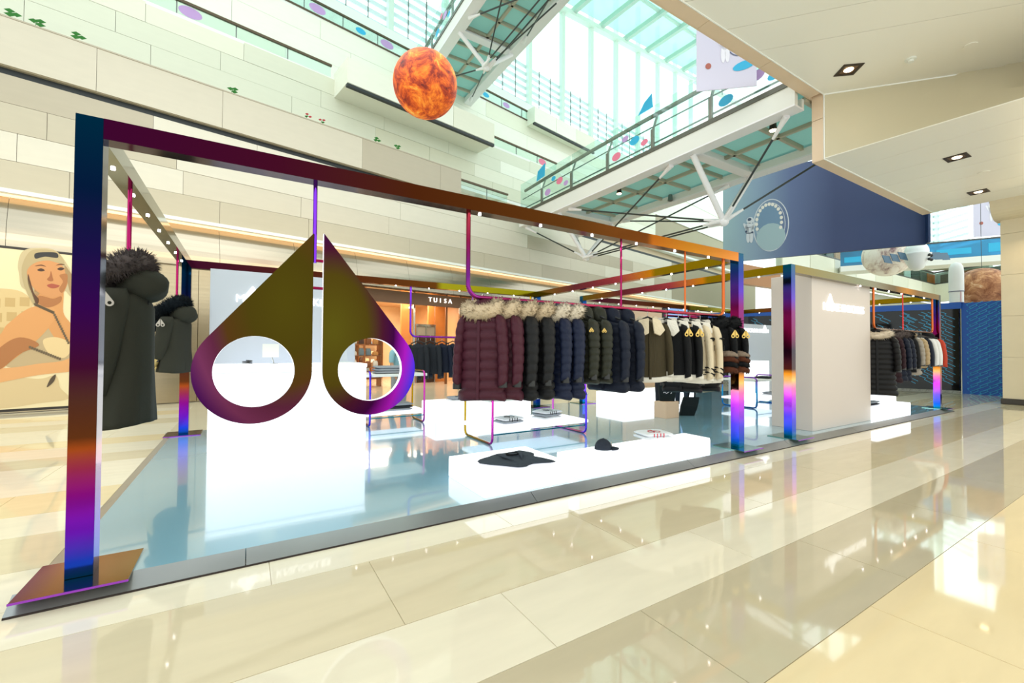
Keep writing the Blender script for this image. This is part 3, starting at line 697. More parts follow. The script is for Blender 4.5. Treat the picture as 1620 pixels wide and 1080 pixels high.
m = thing('bridge_rail', 'blue and white glass walkway crossing behind the hanging spacecraft', 'walkway', (33, 12.8, 6.3), R(-62))
obj('deck', MB().box(0, 16, 0, 1.6, .4, .75), bw, m); obj('glass_side', MB().box(0, 16, 0, .04, .75, 1.7), glass('blue_glass', (120, 190, 220), op=.5), m); obj('handrail', MB().box(0, 16, -.02, .06, 1.7, 1.78), M('rail_dark'), m)
for q in range(7): obj('blue_banner', MB().box(.2 + q * 2.2, 1.7 + q * 2.2, -.03, 0, .95, 1.3 + .15 * (q % 2)), (sticker[0], M('blue_paint'), sticker[0])[q % 3], m)
text('shop_sign_lettering', 'LouisPheobel', 1.3, .05, M('sign_slate', (96, 104, 100), rough=.5), None, (0, 0, 0))
o = bpy.data.objects['shop_sign_lettering']; q_ = P(1240, 418, 6.4); o.location = (cA.x + .4, cA.y - .4, 7.7); o.rotation_euler = (R(90), 0, math.atan2((cB - cA).y, (cB - cA).x)); tag(o, 'thin grey shop lettering standing on the far balcony edge under the navy banner', 'lettering')

# ================================================================ SHOP behind, golden interior
gold = M('shop_gold', (250, 226, 186), rough=.45, vary=.12, vscale=1.5); goldd = M('shop_bronze', (130, 84, 48), rough=.35, metal=.4)
fac('wall_shop_back', MB().box(6.6, 14.2, 7.0, 7.2, 0, 4.2), gold, kind='structure')
ss = fac('wall_shop_side', MB().box(6.7, 6.9, .5, 7.0, 0, 4.2).box(13.7, 13.9, .5, 7.0, 0, 4.2), M('shop_side', (210, 164, 116), rough=.4, vary=.1), kind='structure')
fac('ceiling_shop', MB().box(6.6, 14.2, .3, 7.2, 3.76, 3.9), M('shop_ceiling', (214, 176, 132), rough=.6), kind='structure')
area('shop_light', FW(10.3, 3.2, 3.6), 4.5, 380, (1, .88, .7), (0, 0, FANG), 4)
t = thing('shop_ceiling_light', 'bright slanting strip light on the golden shop ceiling', 'ceiling light', FW(0, 0, 0), FANG)
obj('tube', MB().bar((11.2, 2.0, 3.3), (12.6, 5.4, 3.3), .12, .06), M('strip_white', (255, 246, 226), emit=4), t); obj('hanger', MB().bar((11.2, 2.0, 3.33), (11.2, 2.0, 3.72), .02).bar((12.6, 5.4, 3.33), (12.6, 5.4, 3.72), .02), goldd, t, kind='stuff')
for i, (s_, o_) in enumerate(((9.3, 3.4), (9.75, 3.4), (10.9, 1.2), (12.35, 1.0), (13.2, 1.2))):
    tag(fac('shop_column', MB().box(s_ - .04, s_ + .04, o_, o_ + .08, 0, 3.72), (goldd, M('chrome', (190, 190, 186), rough=.15, metal=1))[i % 2 == 0]), ('thin bronze post, leftmost inside the golden shop', 'thin bronze post, second from the left inside the golden shop', 'slim chrome post at the middle of the shop opening', 'slim bronze post beside the dark shop door', 'slim chrome post at the right end of the shop opening')[i], 'post')
t = thing('shop_door', 'dark glazed double door inside the golden shop', 'door', FW(11.55, 2.2, 0), FANG)
obj('frame', MB().box(0, 1.0, 0, .08, 2.5, 2.6).box(0, .05, 0, .08, 0, 2.5).box(.48, .52, -.01, .09, 0, 2.5).box(.95, 1.0, 0, .08, 0, 2.5), M('chrome'), t, kind='stuff')
for a in (.05, .52): obj('leaf', MB().box(a, a + .43, .03, .05, 0, 2.1), M('door_dark', (60, 40, 32), rough=.2), t); obj('transom', MB().box(a, a + .43, .03, .05, 2.1, 2.5), M('door_grey', (150, 142, 126), rough=.4), t)
obj('handle', MB().box(.6, .62, -.04, .03, .7, 1.6), M('chrome'), t)
for i, (s_, w_) in enumerate(((10.95, .5), (12.65, .55), (12.3, .3))):
    tag(fac('wood_screen', MB().box(s_, s_ + w_, 2.4, 2.5, 0, 3.7), M('wood_orange', (206, 128, 60), rough=.4, vary=.12, vscale=3)), ('orange wood panel left of the dark shop door', 'orange wood panel at the right end of the shop', 'narrow orange wood panel right of the dark shop door')[i], 'panel')
t = thing('shop_sign', 'white letters on the dark shop header', 'sign', FW(11.3, .5, 3.25), FANG)
obj('header', MB().box(-3.3, 2.3, .0, .12, .0, .46), M('header_dark', (112, 82, 58), rough=.5), t)
for i, ch in enumerate('TUISA'):
    text('letter', ch, .26, .02, M('letter_white', (250, 246, 240), emit=1.0), t, (-.1 + i * .24, -.03, .16))
srnd = random.Random(12); gcols = [M('goods_%d' % i, c, rough=.5) for i, c in enumerate(((236, 214, 170), (150, 90, 46), (246, 240, 226), (88, 58, 40), (226, 160, 84), (120, 140, 150)))]
for i, (s_, o_, n) in enumerate(((8.9, 5.6, 5), (10.4, 6.2, 5), (8.15, 1.6, 5))):
    t = thing('shop_shelf', ('open wooden shelf unit of bags at the back left of the golden shop', 'wide wooden shelf unit on the back wall of the golden shop', 'nearest wooden shelf unit at the left edge of the shop opening')[i], 'shelf', FW(s_, o_, 0), FANG)
    for z in range(n): obj('shelf_board', MB().box(0, 1.5, 0, .4, .3 + z * .45, .33 + z * .45), goldd, t)
    obj('side', MB().box(-.03, 0, 0, .4, 0, 2.4), goldd, t); obj('side', MB().box(1.5, 1.53, 0, .4, 0, 2.4), goldd, t)
    for z in range(n):
        for q in range(5):
            h = srnd.uniform(.14, .3); gi = srnd.randrange(6)
            bx = obj('handbag', MB().loft([[(x * k, y * k2, zz) for x, y in ((-.1, -.06), (.1, -.06), (.1, .06), (-.1, .06))] for zz, k, k2 in ((0, 1, 1), (h * .6, 1.02, .9), (h, .8, .35))]), gcols[gi], loc=FW(s_ + .18 + q * .29, o_ + .18, .332 + z * .45), rz=FANG, bev=.01)
            tag(bx, ('%s bag, %s on the %s board of the %s shelf unit' % (('cream', 'brown', 'white', 'dark brown', 'amber', 'grey blue')[gi], ('leftmost', 'second', 'middle', 'fourth', 'rightmost')[q], ('lowest', 'second', 'third', 'fourth', 'top')[z], ('back left', 'wide back', 'nearest')[i])), 'bag', 'goods on the golden shop shelves')

# ---- lit poster
pt = thing('poster_lightbox', 'large lit fashion poster of a person in a cream cap holding a quilted bag', 'poster', FW(0, 0, 0), FANG)
PE = dict(rough=.5)
def pm_(n, c): return M('print_' + n, tuple(v * .86 for v in c), rough=.5, emit=.3)
obj('backing', MB().box(-6.2, 1.32, -.02, -.006, .04, 3.74), M('frame_dark', (44, 36, 30), rough=.4), pt)
obj('light_panel', MB().box(-6.15, 1.27, -.035, -.02, .1, 3.68), pm_('paper', (244, 226, 178)), pt)
a0 = -1.25; k_ = .0212 / 2.0
def pp_(name, pts, c, lay, n=6):
    """closed smooth outline given in photo pixels of the poster, moved onto the poster plane"""
    N = len(pts); out = []
    for i in range(N):
        p0, p1, p2, p3 = pts[i - 1], pts[i], pts[(i + 1) % N], pts[(i + 2) % N]
        for j in range(n):
            t = j / n
            out.append(tuple(.5 * (2 * p1[q] + (-p0[q] + p2[q]) * t + (2 * p0[q] - 5 * p1[q] + 4 * p2[q] - p3[q]) * t * t + (-p0[q] + 3 * p1[q] - 3 * p2[q] + p3[q]) * t ** 3) for q in (0, 1)))
    vs = []
    for (u, v) in out:
        s_ = (u * 0.00985) - .04; z = .08 + (653 - v) * .01447 * (1 + (u - 65) * .0002)
        vs.append((s_, -.037 - lay * .0015, z))
    obj(name, MB().plate(vs, (0, -1, 0), .001), pm_(name[8:], c), pt)
pp_('printed_bag', [(-160, 480), (0, 464), (45, 478), (48, 490), (30, 520), (0, 536), (-160, 590)], (226, 196, 138), 1)
m = MB()
for i in range(5):
    for j in range(4):
        u, v = -60 + i * 22 + j * 3, 486 + j * 22 + i * -2; s_ = u * .00985 - .04; z = .08 + (653 - v) * .01447
        m.box(s_, s_ + .15, -.041, -.04, z - .2, z)
obj('printed_quilting', m, pm_('quilting', (206, 172, 112)), pt, kind='stuff')
pp_('printed_trousers', [(-160, 600), (0, 600), (60, 606), (88, 602), (96, 622), (110, 640), (60, 645), (0, 650), (-160, 652)], (222, 196, 146), 1)
pp_('printed_torso', [(20, 560), (60, 540), (78, 520), (100, 530), (112, 556), (112, 575), (80, 590), (40, 588), (10, 584)], (198, 172, 128), 2)
pp_('printed_neck', [(52, 458), (94, 458), (98, 500), (112, 520), (124, 550), (100, 560), (60, 500)], (222, 156, 92), 3)
pp_('printed_shoulder', [(48, 492), (70, 488), (88, 500), (78, 520), (56, 545), (20, 575), (-20, 600), (-160, 640), (-160, 560), (-20, 545), (10, 520), (30, 502)], (226, 160, 96), 4)
pp_('printed_forearm', [(-160, 590), (0, 588), (60, 582), (100, 578), (122, 566), (128, 556), (130, 590), (112, 596), (60, 600), (0, 610), (-160, 640)], (232, 170, 108), 5)
pp_('printed_cap', [(24, 425), (30, 405), (50, 398), (82, 400), (104, 424), (112, 440), (128, 462), (130, 478), (110, 474), (96, 464), (60, 470), (52, 488), (46, 470), (30, 460), (26, 440)], (206, 186, 142), 3)
pp_('printed_face', [(38, 436), (50, 422), (72, 416), (94, 424), (104, 444), (102, 458), (94, 472), (80, 476), (62, 472), (46, 458)], (216, 150, 92), 6)
pp_('printed_cap_front', [(30, 430), (40, 406), (56, 400), (84, 402), (98, 420), (86, 420), (70, 417), (50, 422), (38, 436), (44, 462), (52, 484), (48, 486), (34, 458)], (190, 168, 122), 7)
pp_('printed_strap', [(50, 407), (64, 404), (84, 404), (86, 412), (66, 411), (51, 415)], (50, 46, 44), 8)
pp_('printed_eye', [(54, 433), (60, 430), (66, 433), (60, 435)], (70, 44, 30), 8); pp_('printed_eye', [(86, 430), (92, 427), (98, 429), (92, 432)], (70, 44, 30), 8)
pp_('printed_brow', [(50, 427), (60, 424), (68, 427), (60, 426)], (110, 66, 36), 8); pp_('printed_brow', [(84, 424), (92, 421), (99, 423), (92, 423)], (110, 66, 36), 8)
pp_('printed_nose', [(76, 434), (79, 444), (80, 449), (74, 450), (70, 447), (74, 442)], (172, 104, 58), 8); pp_('printed_lips', [(70, 457), (77, 454), (84, 455), (91, 457), (84, 461), (76, 461)], (176, 84, 60), 8)
pp_('printed_hair', [(40, 440), (44, 452), (50, 470), (58, 480), (54, 488), (46, 470), (40, 454)], (96, 62, 36), 7)
pp_('printed_shade', [(58, 474), (80, 478), (94, 474), (92, 484), (74, 492), (58, 486)], (180, 116, 64), 7)
pp_('printed_shade', [(90, 440), (103, 438), (102, 456), (95, 468), (90, 462), (96, 450)], (190, 124, 72), 8)
pp_('printed_shade', [(0, 556), (30, 540), (60, 552), (30, 566), (0, 590), (-40, 600)], (204, 138, 76), 8)
pp_('printed_cap_peak', [(98, 424), (112, 440), (128, 462), (130, 478), (112, 472), (104, 452)], (170, 138, 92), 7)
pp_('printed_bodice', [(66, 545), (86, 540), (108, 548), (112, 562), (100, 574), (76, 566)], (236, 206, 150), 6)
for (a, b) in (((44, 556), (96, 576)), ((50, 488), (80, 500)), ((80, 500), (108, 552))):
    m = MB(); n = 14
    for i in range(n):
        u = a[0] + (b[0] - a[0]) * i / n; v = a[1] + (b[1] - a[1]) * i / n; s_ = u * .00985 - .04; z = .08 + (653 - v) * .01447; m.box(s_, s_ + .035, -.052, -.05, z - .03, z + .03)
    obj('printed_chain', m, pm_('chain', (110, 92, 66)), pt, kind='stuff')
pp_('printed_buckle', [(80, 606), (88, 600), (86, 610), (78, 618), (74, 619)], (86, 70, 50), 8)

# ================================================================ POP-UP: platform and frames
Z0 = .08
plat = thing('display_platform', 'low pale blue glossy platform with a grey metal edge carrying the whole clothes display', 'platform', (PLX0, PLY0, 0))
deckm = M('deck_blue', (134, 180, 200), rough=.16, coat=1, vary=.04, vscale=1.2, bump=.05, bscale=2.5)
obj('deck', MB().box(-1.0, 15.18, 3.62, 9.13, .005, Z0), deckm, plat, world=True)
bor = M('edge_metal', (150, 154, 156), rough=.3, metal=.6, vary=.06)
def edge_piece(a, b, nrm):
    a = Vector(a); b = Vector(b); n = Vector(nrm); i = -n * .12; m = MB()
    vs = []
    for p in (a, b): vs += [p + Vector((0, 0, .0)), p + Vector((0, 0, .012)), p + i + Vector((0, 0, Z0 + .001)), p + i]
    m.add(vs, [(0, 1, 2, 3), (7, 6, 5, 4), (0, 4, 5, 1), (1, 5, 6, 2), (2, 6, 7, 3), (3, 7, 4, 0)])
    obj('edge_ramp', m, bor, plat, world=True)
xs = [PLX0, .02, 2.45, 4.9, 7.3, 9.7, 12.1, PLX1]
for a, b in zip(xs[:-1], xs[1:]): edge_piece((a + .003, PLY0, 0), (b - .003, PLY0, 0), (0, -1, 0)); edge_piece((a + .003, PLY1, 0), (b - .003, PLY1, 0), (0, 1, 0))
ys = [PLY0 + .1, 5.5, 7.4, PLY1 - .1]
for a, b in zip(ys[:-1], ys[1:]): edge_piece((PLX0, a + .003, 0), (PLX0, b - .003, 0), (-1, 0, 0)); edge_piece((PLX1, a + .003, 0), (PLX1, b - .003, 0), (1, 0, 0))
obj('foot_strip', MB().box(PLX0 + .004, PLX1 - .004, PLY0 - .006, PLY0 + .02, .0, .011), M('strip_black', (40, 26, 20), rough=.6), plat, world=True)  # solid dark strip along the platform's front foot
PH = 2.86
iri_a = ramp_mat('rainbow_steel_dark_reflections', 2, 0, 2.87, [(0, (0, 70, 130)), (.04, (30, 60, 200)), (.1, (104, 24, 190)), (.18, (130, 14, 130)), (.235, (140, 40, 70)), (.275, (150, 66, 24)), (.3, (86, 44, 20)), (.38, (66, 34, 26)), (.45, (52, 8, 34)), (.58, (40, 4, 58)), (.7, (20, 10, 54)), (.84, (3, 18, 44)), (1, (0, 30, 48))], rough=.12)  # reflected hues and dark surroundings painted up the post as base colour
iri_b = ramp_mat('rainbow_steel_bright_reflections', 2, 0, 2.87, [(0, (0, 110, 120)), (.04, (20, 80, 200)), (.12, (90, 70, 230)), (.22, (190, 60, 220)), (.28, (240, 110, 170)), (.33, (250, 180, 100)), (.36, (220, 130, 30)), (.39, (60, 20, 14)), (.5, (36, 10, 32)), (.6, (120, 12, 72)), (.72, (124, 20, 100)), (.8, (80, 40, 160)), (.9, (30, 50, 130)), (1, (0, 80, 100))], rough=.1)  # brighter version for posts that mirror more light, also painted in
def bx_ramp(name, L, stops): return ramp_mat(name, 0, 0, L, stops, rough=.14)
beam_f = bx_ramp('rainbow_beam_front_reflections', 7.0, [(0, (48, 4, 34)), (.15, (54, 8, 26)), (.3, (62, 26, 8)), (.55, (78, 42, 10)), (.72, (110, 58, 12)), (.735, (176, 96, 20)), (.85, (190, 120, 20)), (1, (206, 120, 40))])  # beam ramps: mirrored dark and bright surroundings painted along the length
beam_k = bx_ramp('rainbow_beam_back_reflections', 7.0, [(0, (50, 8, 30)), (.3, (66, 28, 14)), (.62, (84, 46, 14)), (.64, (130, 120, 20)), (1, (120, 110, 16))])
beam_s = ramp_mat('rainbow_beam_side_reflections', 1, 0, 5.2, [(0, (136, 114, 14)), (.28, (140, 116, 14)), (.3, (200, 130, 24)), (.45, (160, 66, 84)), (.7, (106, 44, 58)), (.85, (112, 76, 28)), (1, (92, 84, 20))], rough=.14)
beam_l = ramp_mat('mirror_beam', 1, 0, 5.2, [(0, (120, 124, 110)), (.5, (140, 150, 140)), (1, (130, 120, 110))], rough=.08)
beam_r = bx_ramp('rainbow_beam_olive_reflections', 7.2, [(0, (128, 104, 22)), (.35, (96, 92, 30)), (.6, (110, 86, 34)), (.7, (240, 160, 20)), (.8, (150, 110, 60)), (1, (150, 130, 100))])
under = M('beam_underside', (70, 60, 60), rough=.12, metal=1)
plate_m = [ramp_mat('plate_gold', 0, -.25, .35, [(0, (120, 30, 90)), (.25, (150, 90, 16)), (1, (128, 104, 20))], rough=.1), M('plate_purple', (84, 40, 50), rough=.12, metal=1), M('plate_teal', (110, 150, 140), rough=.12, metal=1)]
rim_violet = M('plate_rim', (150, 60, 190), rough=.2, metal=.6)  # plain violet metal for the plate's front edge
ledm = M('led_white', (255, 250, 255), emit=14)
def frame(label, x0, x1, y0, y1, front, back, left, right, postm):
    t = thing('display_canopy', label, 'canopy', (x0, y0, Z0)); W = .13; X, Y = x1 - x0, y1 - y0
    for i, (px, py) in enumerate(((0, 0), (X, 0), (0, Y), (X, Y))):
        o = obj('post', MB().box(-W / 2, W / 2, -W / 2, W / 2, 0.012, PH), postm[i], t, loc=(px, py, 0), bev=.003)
        sx = -1 if px else 1
        obj('base_plate', MB().box(-.24, .24, -.24, .24, 0, .012) if i else MB().box(-.24, .26, -.24, .24, 0, .012), plate_m[(0, 2, 1, 1)[i]] if x0 < 0 else plate_m[2], t, loc=(px, py, 0))
        obj('plate_rim', MB().box(-.243, .263 if not i else .243, -.246, -.24, 0, .0115), rim_violet, t, loc=(px, py, 0))
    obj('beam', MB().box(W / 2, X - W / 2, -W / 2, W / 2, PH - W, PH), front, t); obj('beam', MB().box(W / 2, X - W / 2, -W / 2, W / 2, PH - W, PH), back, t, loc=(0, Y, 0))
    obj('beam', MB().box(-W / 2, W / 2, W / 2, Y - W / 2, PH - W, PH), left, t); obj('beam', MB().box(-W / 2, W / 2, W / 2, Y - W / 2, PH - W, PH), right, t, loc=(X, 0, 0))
    lm = mesh_of('spotlight', MB().tube([(0, 0, 0), (0, 0, -.012)], .014, 10), ledm)
    for k in range(7):
        for (lx, ly) in ((0, .5 + k * .66), (X, .5 + k * .66)): link('spotlight', lm, t, (lx, ly, PH - W))
    for k in range(9):
        for (lx, ly) in ((.6 + k * .72, Y),) + (((.6 + k * .72, 0),) if k > 2 else ()): link('spotlight', lm, t, (lx, ly, PH - W))
    return t
frame('nearer open box frame of dark rainbow-reflecting steel with the drop-shaped sign', -.85, 6.2, 3.72, 8.9, beam_f, beam_k, beam_l, beam_s, (iri_a, iri_b, iri_a, iri_b))
frame('farther open box frame of rainbow-reflecting steel beyond the white wall block', 7.7, 14.95, 3.72, 8.9, beam_r, beam_k, beam_s, beam_s, (iri_b, iri_b, iri_b, iri_b))
# ---- rails the clothes hang on
rail_c = bx_ramp('rainbow_pipe_rail_reflections', 4.1, [(0, (150, 50, 110)), (.2, (150, 40, 80)), (.7, (170, 50, 80)), (.93, (150, 60, 70)), (1, (200, 150, 20))])  # pipe hues hold painted reflections, like the frame steel
pipe_v = ramp_mat('rainbow_pipe_drop_reflections', 2, -.95, 0, [(0, (170, 60, 150)), (.35, (96, 30, 110)), (.7, (120, 20, 60)), (1, (160, 50, 60))], rough=.12)
pipe_g = M('gold_pipe', (200, 160, 20), rough=.12, metal=1); pipe_b = M('violet_pipe', (120, 50, 200), rough=.12, metal=1); pipe_o = M('orange_pipe', (196, 100, 50), rough=.12, metal=1)
def arc(c, r, a0, a1, ax, n=8):
    return [Vector(c) + Vector((r * cos(a0 + (a1 - a0) * i / n), 0, r * sin(a0 + (a1 - a0) * i / n))) if ax == 'x' else Vector(c) + Vector((0, r * cos(a0 + (a1 - a0) * i / n), r * sin(a0 + (a1 - a0) * i / n))) for i in range(n + 1)]
def rail(label, x0, x1, y, zr, ztop, rail_m, drop_m, mids=(), mid_m=None, r=.022):
    t = thing('clothes_rail', label, 'clothes rail', (x0, y, ztop)); d = zr - ztop; L = x1 - x0; c = .12
    obj('drop_pipe', MB().tube([(0, 0, 0), (0, 0, d + c)] + arc((c, 0, d + c), c, pi, 1.5 * pi, 'x')[1:], r, 12), drop_m[0], t, smooth=True)
    obj('rail_pipe', MB().tube([(c, 0, d), (L - c, 0, d)], r, 12), rail_m, t, smooth=True)
    obj('drop_pipe', MB().tube(arc((L - c, 0, d + c), c, -pi / 2, 0, 'x') + [Vector((L, 0, 0))], r, 12), drop_m[1], t, smooth=True)
    for i, mx in enumerate(mids): obj('support_rod', MB().tube([(mx - x0, 0, 0), (mx - x0, 0, d)], .012, 8), mid_m[i % len(mid_m)], t, smooth=True)
    return t
YR, ZR = 3.72, 2.0
rail('crimson pipe rail hanging from the front beam with the long row of coats', 1.79, 5.86, YR, ZR, Z0 + PH - .13, rail_c, (pipe_v, pipe_o), (3.81, 5.0), (M('crimson_pipe', (160, 30, 90), rough=.12, metal=1), pipe_o))
rail('violet pipe rail at the back with short dark jackets', 2.95, 6.0, 8.9, 1.76, Z0 + PH - .13, M('magenta_pipe', (150, 50, 170), rough=.12, metal=1), (pipe_b, pipe_g), (4.4,), (pipe_b,))
rail('orange pipe rail under the farther frame with coats behind the white wall block', 11.14, 14.7, 3.74, 1.98, Z0 + PH - .13, M('brown_pipe', (120, 70, 60), rough=.15, metal=1), (pipe_o, pipe_o), (12.75,), (M('red_pipe', (200, 60, 60), rough=.12, metal=1),))
# ---- the sign: two mirrored drops
def drop_mb(xc, zc, r, zt, rh, side, th, n=72, hx=0, hz=0):
    """solid drop with a straight inner edge, a point on top and a round hole"""
    phi = math.atan2(zt - zc, r); ths = sorted(set([2 * pi * i / n for i in range(n)] + [phi, 2 * phi]))
    def rad(a):
        a = a % (2 * pi)
        if a <= phi: return r / cos(a)
        if a <= 2 * phi: return r / cos(2 * phi - a)
        return r
    out, inn = [], []
    for a in ths:
        q = rad(a); out.append((side * q * cos(a), q * sin(a))); inn.append((side * (rh * cos(a)) + side * hx, rh * sin(a) + hz))
    N = len(ths); m = MB(); vs = []
    for y in (-th / 2, th / 2):
        vs += [(xc + p[0], y, zc + p[1]) for p in out] + [(xc + p[0], y, zc + p[1]) for p in inn]
    f0, f1, f2, f3 = [], [], [], []
    for i in range(N):
        j = (i + 1) % N
        f0.append((i, j, N + j, N + i)); f1.append((2 * N + i, 3 * N + i, 3 * N + j, 2 * N + j)); f2.append((i, 2 * N + i, 2 * N + j, j)); f3.append((N + i, N + j, 3 * N + j, 3 * N + i))
    m.add(vs, f0, 0); n0 = len(m.v); m.f += [tuple(x for x in f) for f in f1]; m.m += [0] * N; m.f += f2; m.m += [1] * N; m.f += f3; m.m += [2] * N
    return m
YS = 3.76
sg = thing('drop_sign', 'pair of big mirrored drop shapes in dark olive and purple steel with round holes', 'sign', (.475, YS, Z0 + PH - .13))
tear_l = ramp_mat('drop_steel_left_reflections', 0, 0, .8, [(0, (66, 56, 10)), (.3, (62, 50, 10)), (.5, (70, 44, 16)), (.62, (78, 30, 50)), (.74, (96, 40, 70)), (.85, (60, 14, 66)), (1, (20, 16, 60))], rough=.14, mode='dist', centre=(-.22, 0, -.6), sc=(1, 1, .62))  # both drops: reflected tones painted outward from a point on the face
tear_r = ramp_mat('drop_steel_right_reflections', 0, 0, .8, [(0, (74, 66, 14)), (.35, (66, 52, 12)), (.5, (60, 18, 34)), (.62, (50, 6, 50)), (.76, (140, 20, 150)), (.88, (66, 40, 180)), (1, (20, 50, 120))], rough=.14, mode='dist', centre=(.12, 0, -.72), sc=(1, 1, .62))
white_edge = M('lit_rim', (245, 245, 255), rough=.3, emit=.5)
zz = Z0 + PH - .13
dl = obj('left_drop', drop_mb(.06 - .475, 1.325 - zz, .385, 2.41 - zz, .262, 1, .06), [tear_l, M('rim_dark', (40, 20, 44), rough=.2, metal=.9), white_edge], sg, label='drop with its straight side to the right')
dr = obj('right_drop', drop_mb(.9 - .475, 1.325 - zz, .38, 2.42 - zz, .262, -1, .06), [tear_r, white_edge, white_edge], sg, label='drop with its straight side to the left and a white lit rim')
obj('hang_pole', MB().tube([(-.02, 0, 0), (-.02, 0, 2.18 - zz)], .016, 10), pipe_b, sg, smooth=True)
for z in (2.2, 1.98): obj('bridge_bar', MB().tube([(-.04, 0, z - zz), (.05, 0, z - zz)], .012, 8), M('crimson_pipe'), sg, smooth=True)
# ---- white glowing furniture
glow = M('lit_acrylic', (250, 252, 255), rough=.35, emit=1.0, ecol=(246, 249, 255)); glow2 = M('lit_acrylic_soft', (250, 252, 255), rough=.35, emit=.6, ecol=(246, 249, 255))
seam = M('acrylic_seam', (206, 214, 226), rough=.4, emit=.5)
def lightbox(label, x0, x1, y0, y1, z1, group='glowing white display blocks'):
    t = thing('light_block', label, 'display block', (x0, y0, Z0)); X, Y, H = x1 - x0, y1 - y0, z1 - Z0
    obj('body', MB().box(0, X, 0, Y, 0, H - .012), glow, t, bev=.012); obj('top_panel', MB().box(.004, X - .004, .004, Y - .004, H - .012, H), glow2, t, bev=.004)
    obj('corner_seam', MB().box(-.001, .005, -.001, .005, .01, H - .014), seam, t)
    return t
lightbox('low glowing white block with a dark grey garment spread on it', 1.95, 2.98, 3.66, 4.52, .3)
lightbox('long low glowing white block with a cap and folded tops at the front edge', 3.13, 5.46, 3.66, 4.08, .3)
lightbox('glowing white block at the back of the nearer frame behind the shelf table', 3.14, 5.35, 7.9, 8.7, .43)
lightbox('glowing white block in the gap behind the burly coats between the frames', 7.9, 10.6, 7.6, 8.6, .42)
lightbox('low front glowing block right of the white wall block', 11.06, 12.9, 3.66, 4.3, .35)
lightbox('taller glowing block at the far right end of the platform', 11.3, 14.3, 4.34, 5.0, .62)
lightbox('tall slim glowing block before the far grey sign wall', 13.2, 13.7, 7.2, 7.7, 1.2)
t = thing('sales_counter', 'tall glowing white sales counter behind the drop sign', 'counter', (-.43, 7.14, Z0))
obj('body', MB().box(0, 2.08, 0, .62, 0, 1.13), glow, t, bev=.01); obj('worktop', MB().box(-.01, 2.09, -.01, .63, 1.13, 1.18), glow2, t, bev=.004); obj('recess_line', MB().box(0.0, 2.08, -.004, 0, 1.06, 1.075), seam, t)
def wall_block(label, x0, x1, y0, y1, z1, mat):
    t = thing('wall_block', label, 'display wall', (x0, y0, Z0)); obj('panel', MB().box(0, x1 - x0, 0, y1 - y0, 0, z1 - Z0), mat, t, bev=.006)
    return t
wgrey = M('panel_grey_white', (196, 202, 212), rough=.5); wwarm = M('panel_warm_white', (208, 196, 188), rough=.5)
wb = wall_block('pale grey wall panel with white lettering behind the sales counter', -.5, 1.72, 8.36, 8.6, 2.76, wgrey)
glyph = M('letter_glow', (255, 255, 255), emit=1.2)
def logo(t, x, y, z, w_, side=1, mirror=False):
    """lettering in two words with the small drop pair standing on the OO"""
    o = text('lettering', 'MOOSE KNUCKLES', w_ / 9.2 * 1.02, .008, glyph, t, (x, y, z), bold=.0, align='LEFT')
    bpy.context.view_layer.update(); k = w_ / o.dimensions.x; o.scale = ((-k if mirror else k), k, 1)
    if mirror: o.location.x = x + w_
    u = w_ / 14.0; e = MB(); c = x + u * 2.25 if not mirror else x + w_ - u * 2.25
    for sd in (1, -1):
        d_ = drop_mb(c - sd * u * .62, z + u * .5, u * .58, z + u * 2.5, u * .26, sd, .02, 24)
        m0 = MB(); m0.v = [(a, b + y, c_) for a, b, c_ in d_.v]; m0.f = d_.f; m0.m = [0] * len(d_.f); obj('emblem_drop', m0, glyph, t)
logo(wb, .34, -.01, 2.17, 1.5)
wb = wall_block('large warm white wall block with white glowing lettering between the two frames', 8.56, 11.03, 3.76, 4.46, 2.9, wwarm)
logo(wb, .4, -.012, 2.18, 1.72)
wb = wall_block('far grey wall panel with reversed glowing lettering under the farther frame', 13.5, 16.0, 8.2, 8.4, 2.4, wgrey)
logo(wb, .55, -.012, 2.05 - .0, 1.5, mirror=True)
tag(obj('bulkhead', MB().box(21, 25, 12.5, 12.8, 4.9, 5.9), M('copper_panel', (176, 122, 72), rough=.4, metal=.3)), 'plain copper brown panel high behind the farther frame', 'panel')
tag(obj('shop_partition', MB().box(13.1, 15.25, 12.5, 12.7, 0, 3.35), M('peach_panel', (222, 190, 160), rough=.5)), 'peach coloured partition behind the gap between the frames', 'partition')
t = thing('video_screen', 'blue lit screen behind the cream coats', 'screen', (16.2, 12.5, 2.0)); obj('bezel', MB().box(-.9, 1.3, 0, .1, -2.0, 1.5), M('screen_black', (22, 24, 30), rough=.3), t); obj('screen', MB().box(-.55, .75, -.01, 0, -.3, 1.45), M('screen_blue', (120, 150, 200), emit=.7), t)
# ---- tube tables
def table(label, x0, x1, y0, y1, h, mats, sh=.0, group='shelf tables of bent rainbow tube'):
    t = thing('tube_table', label, 'table', (x0, y0, Z0), 0, group); X, Y = x1 - x0, y1 - y0; r = .018; c = .09
    for i, x in enumerate((.06, X - .06)):
        pts = arc((x, c, h - c), c, pi / 2, pi, 'y', 6)[::1] + arc((x, c, r + c), c, pi, 1.5 * pi, 'y', 6) + arc((x, Y - c, r + c), c, -pi / 2, 0, 'y', 6) + arc((x, Y - c, h - c), c, 0, pi / 2, 'y', 6)
        obj('tube_frame', MB().tube(pts, r, 10, closed=True), mats[i], t, smooth=True)
    for z in (.19, h - .1): obj('shelf', MB().box(0, X, .01, Y - .01, z, z + .05), glow2 if z < .3 else whitep, t, bev=.006)
    obj('stretcher', MB().tube([(.06, .02, .15), (X - .06, .02, .15)], .01, 8), M('teal_pipe', (30, 130, 150), rough=.12, metal=1), t, smooth=True)
    return t
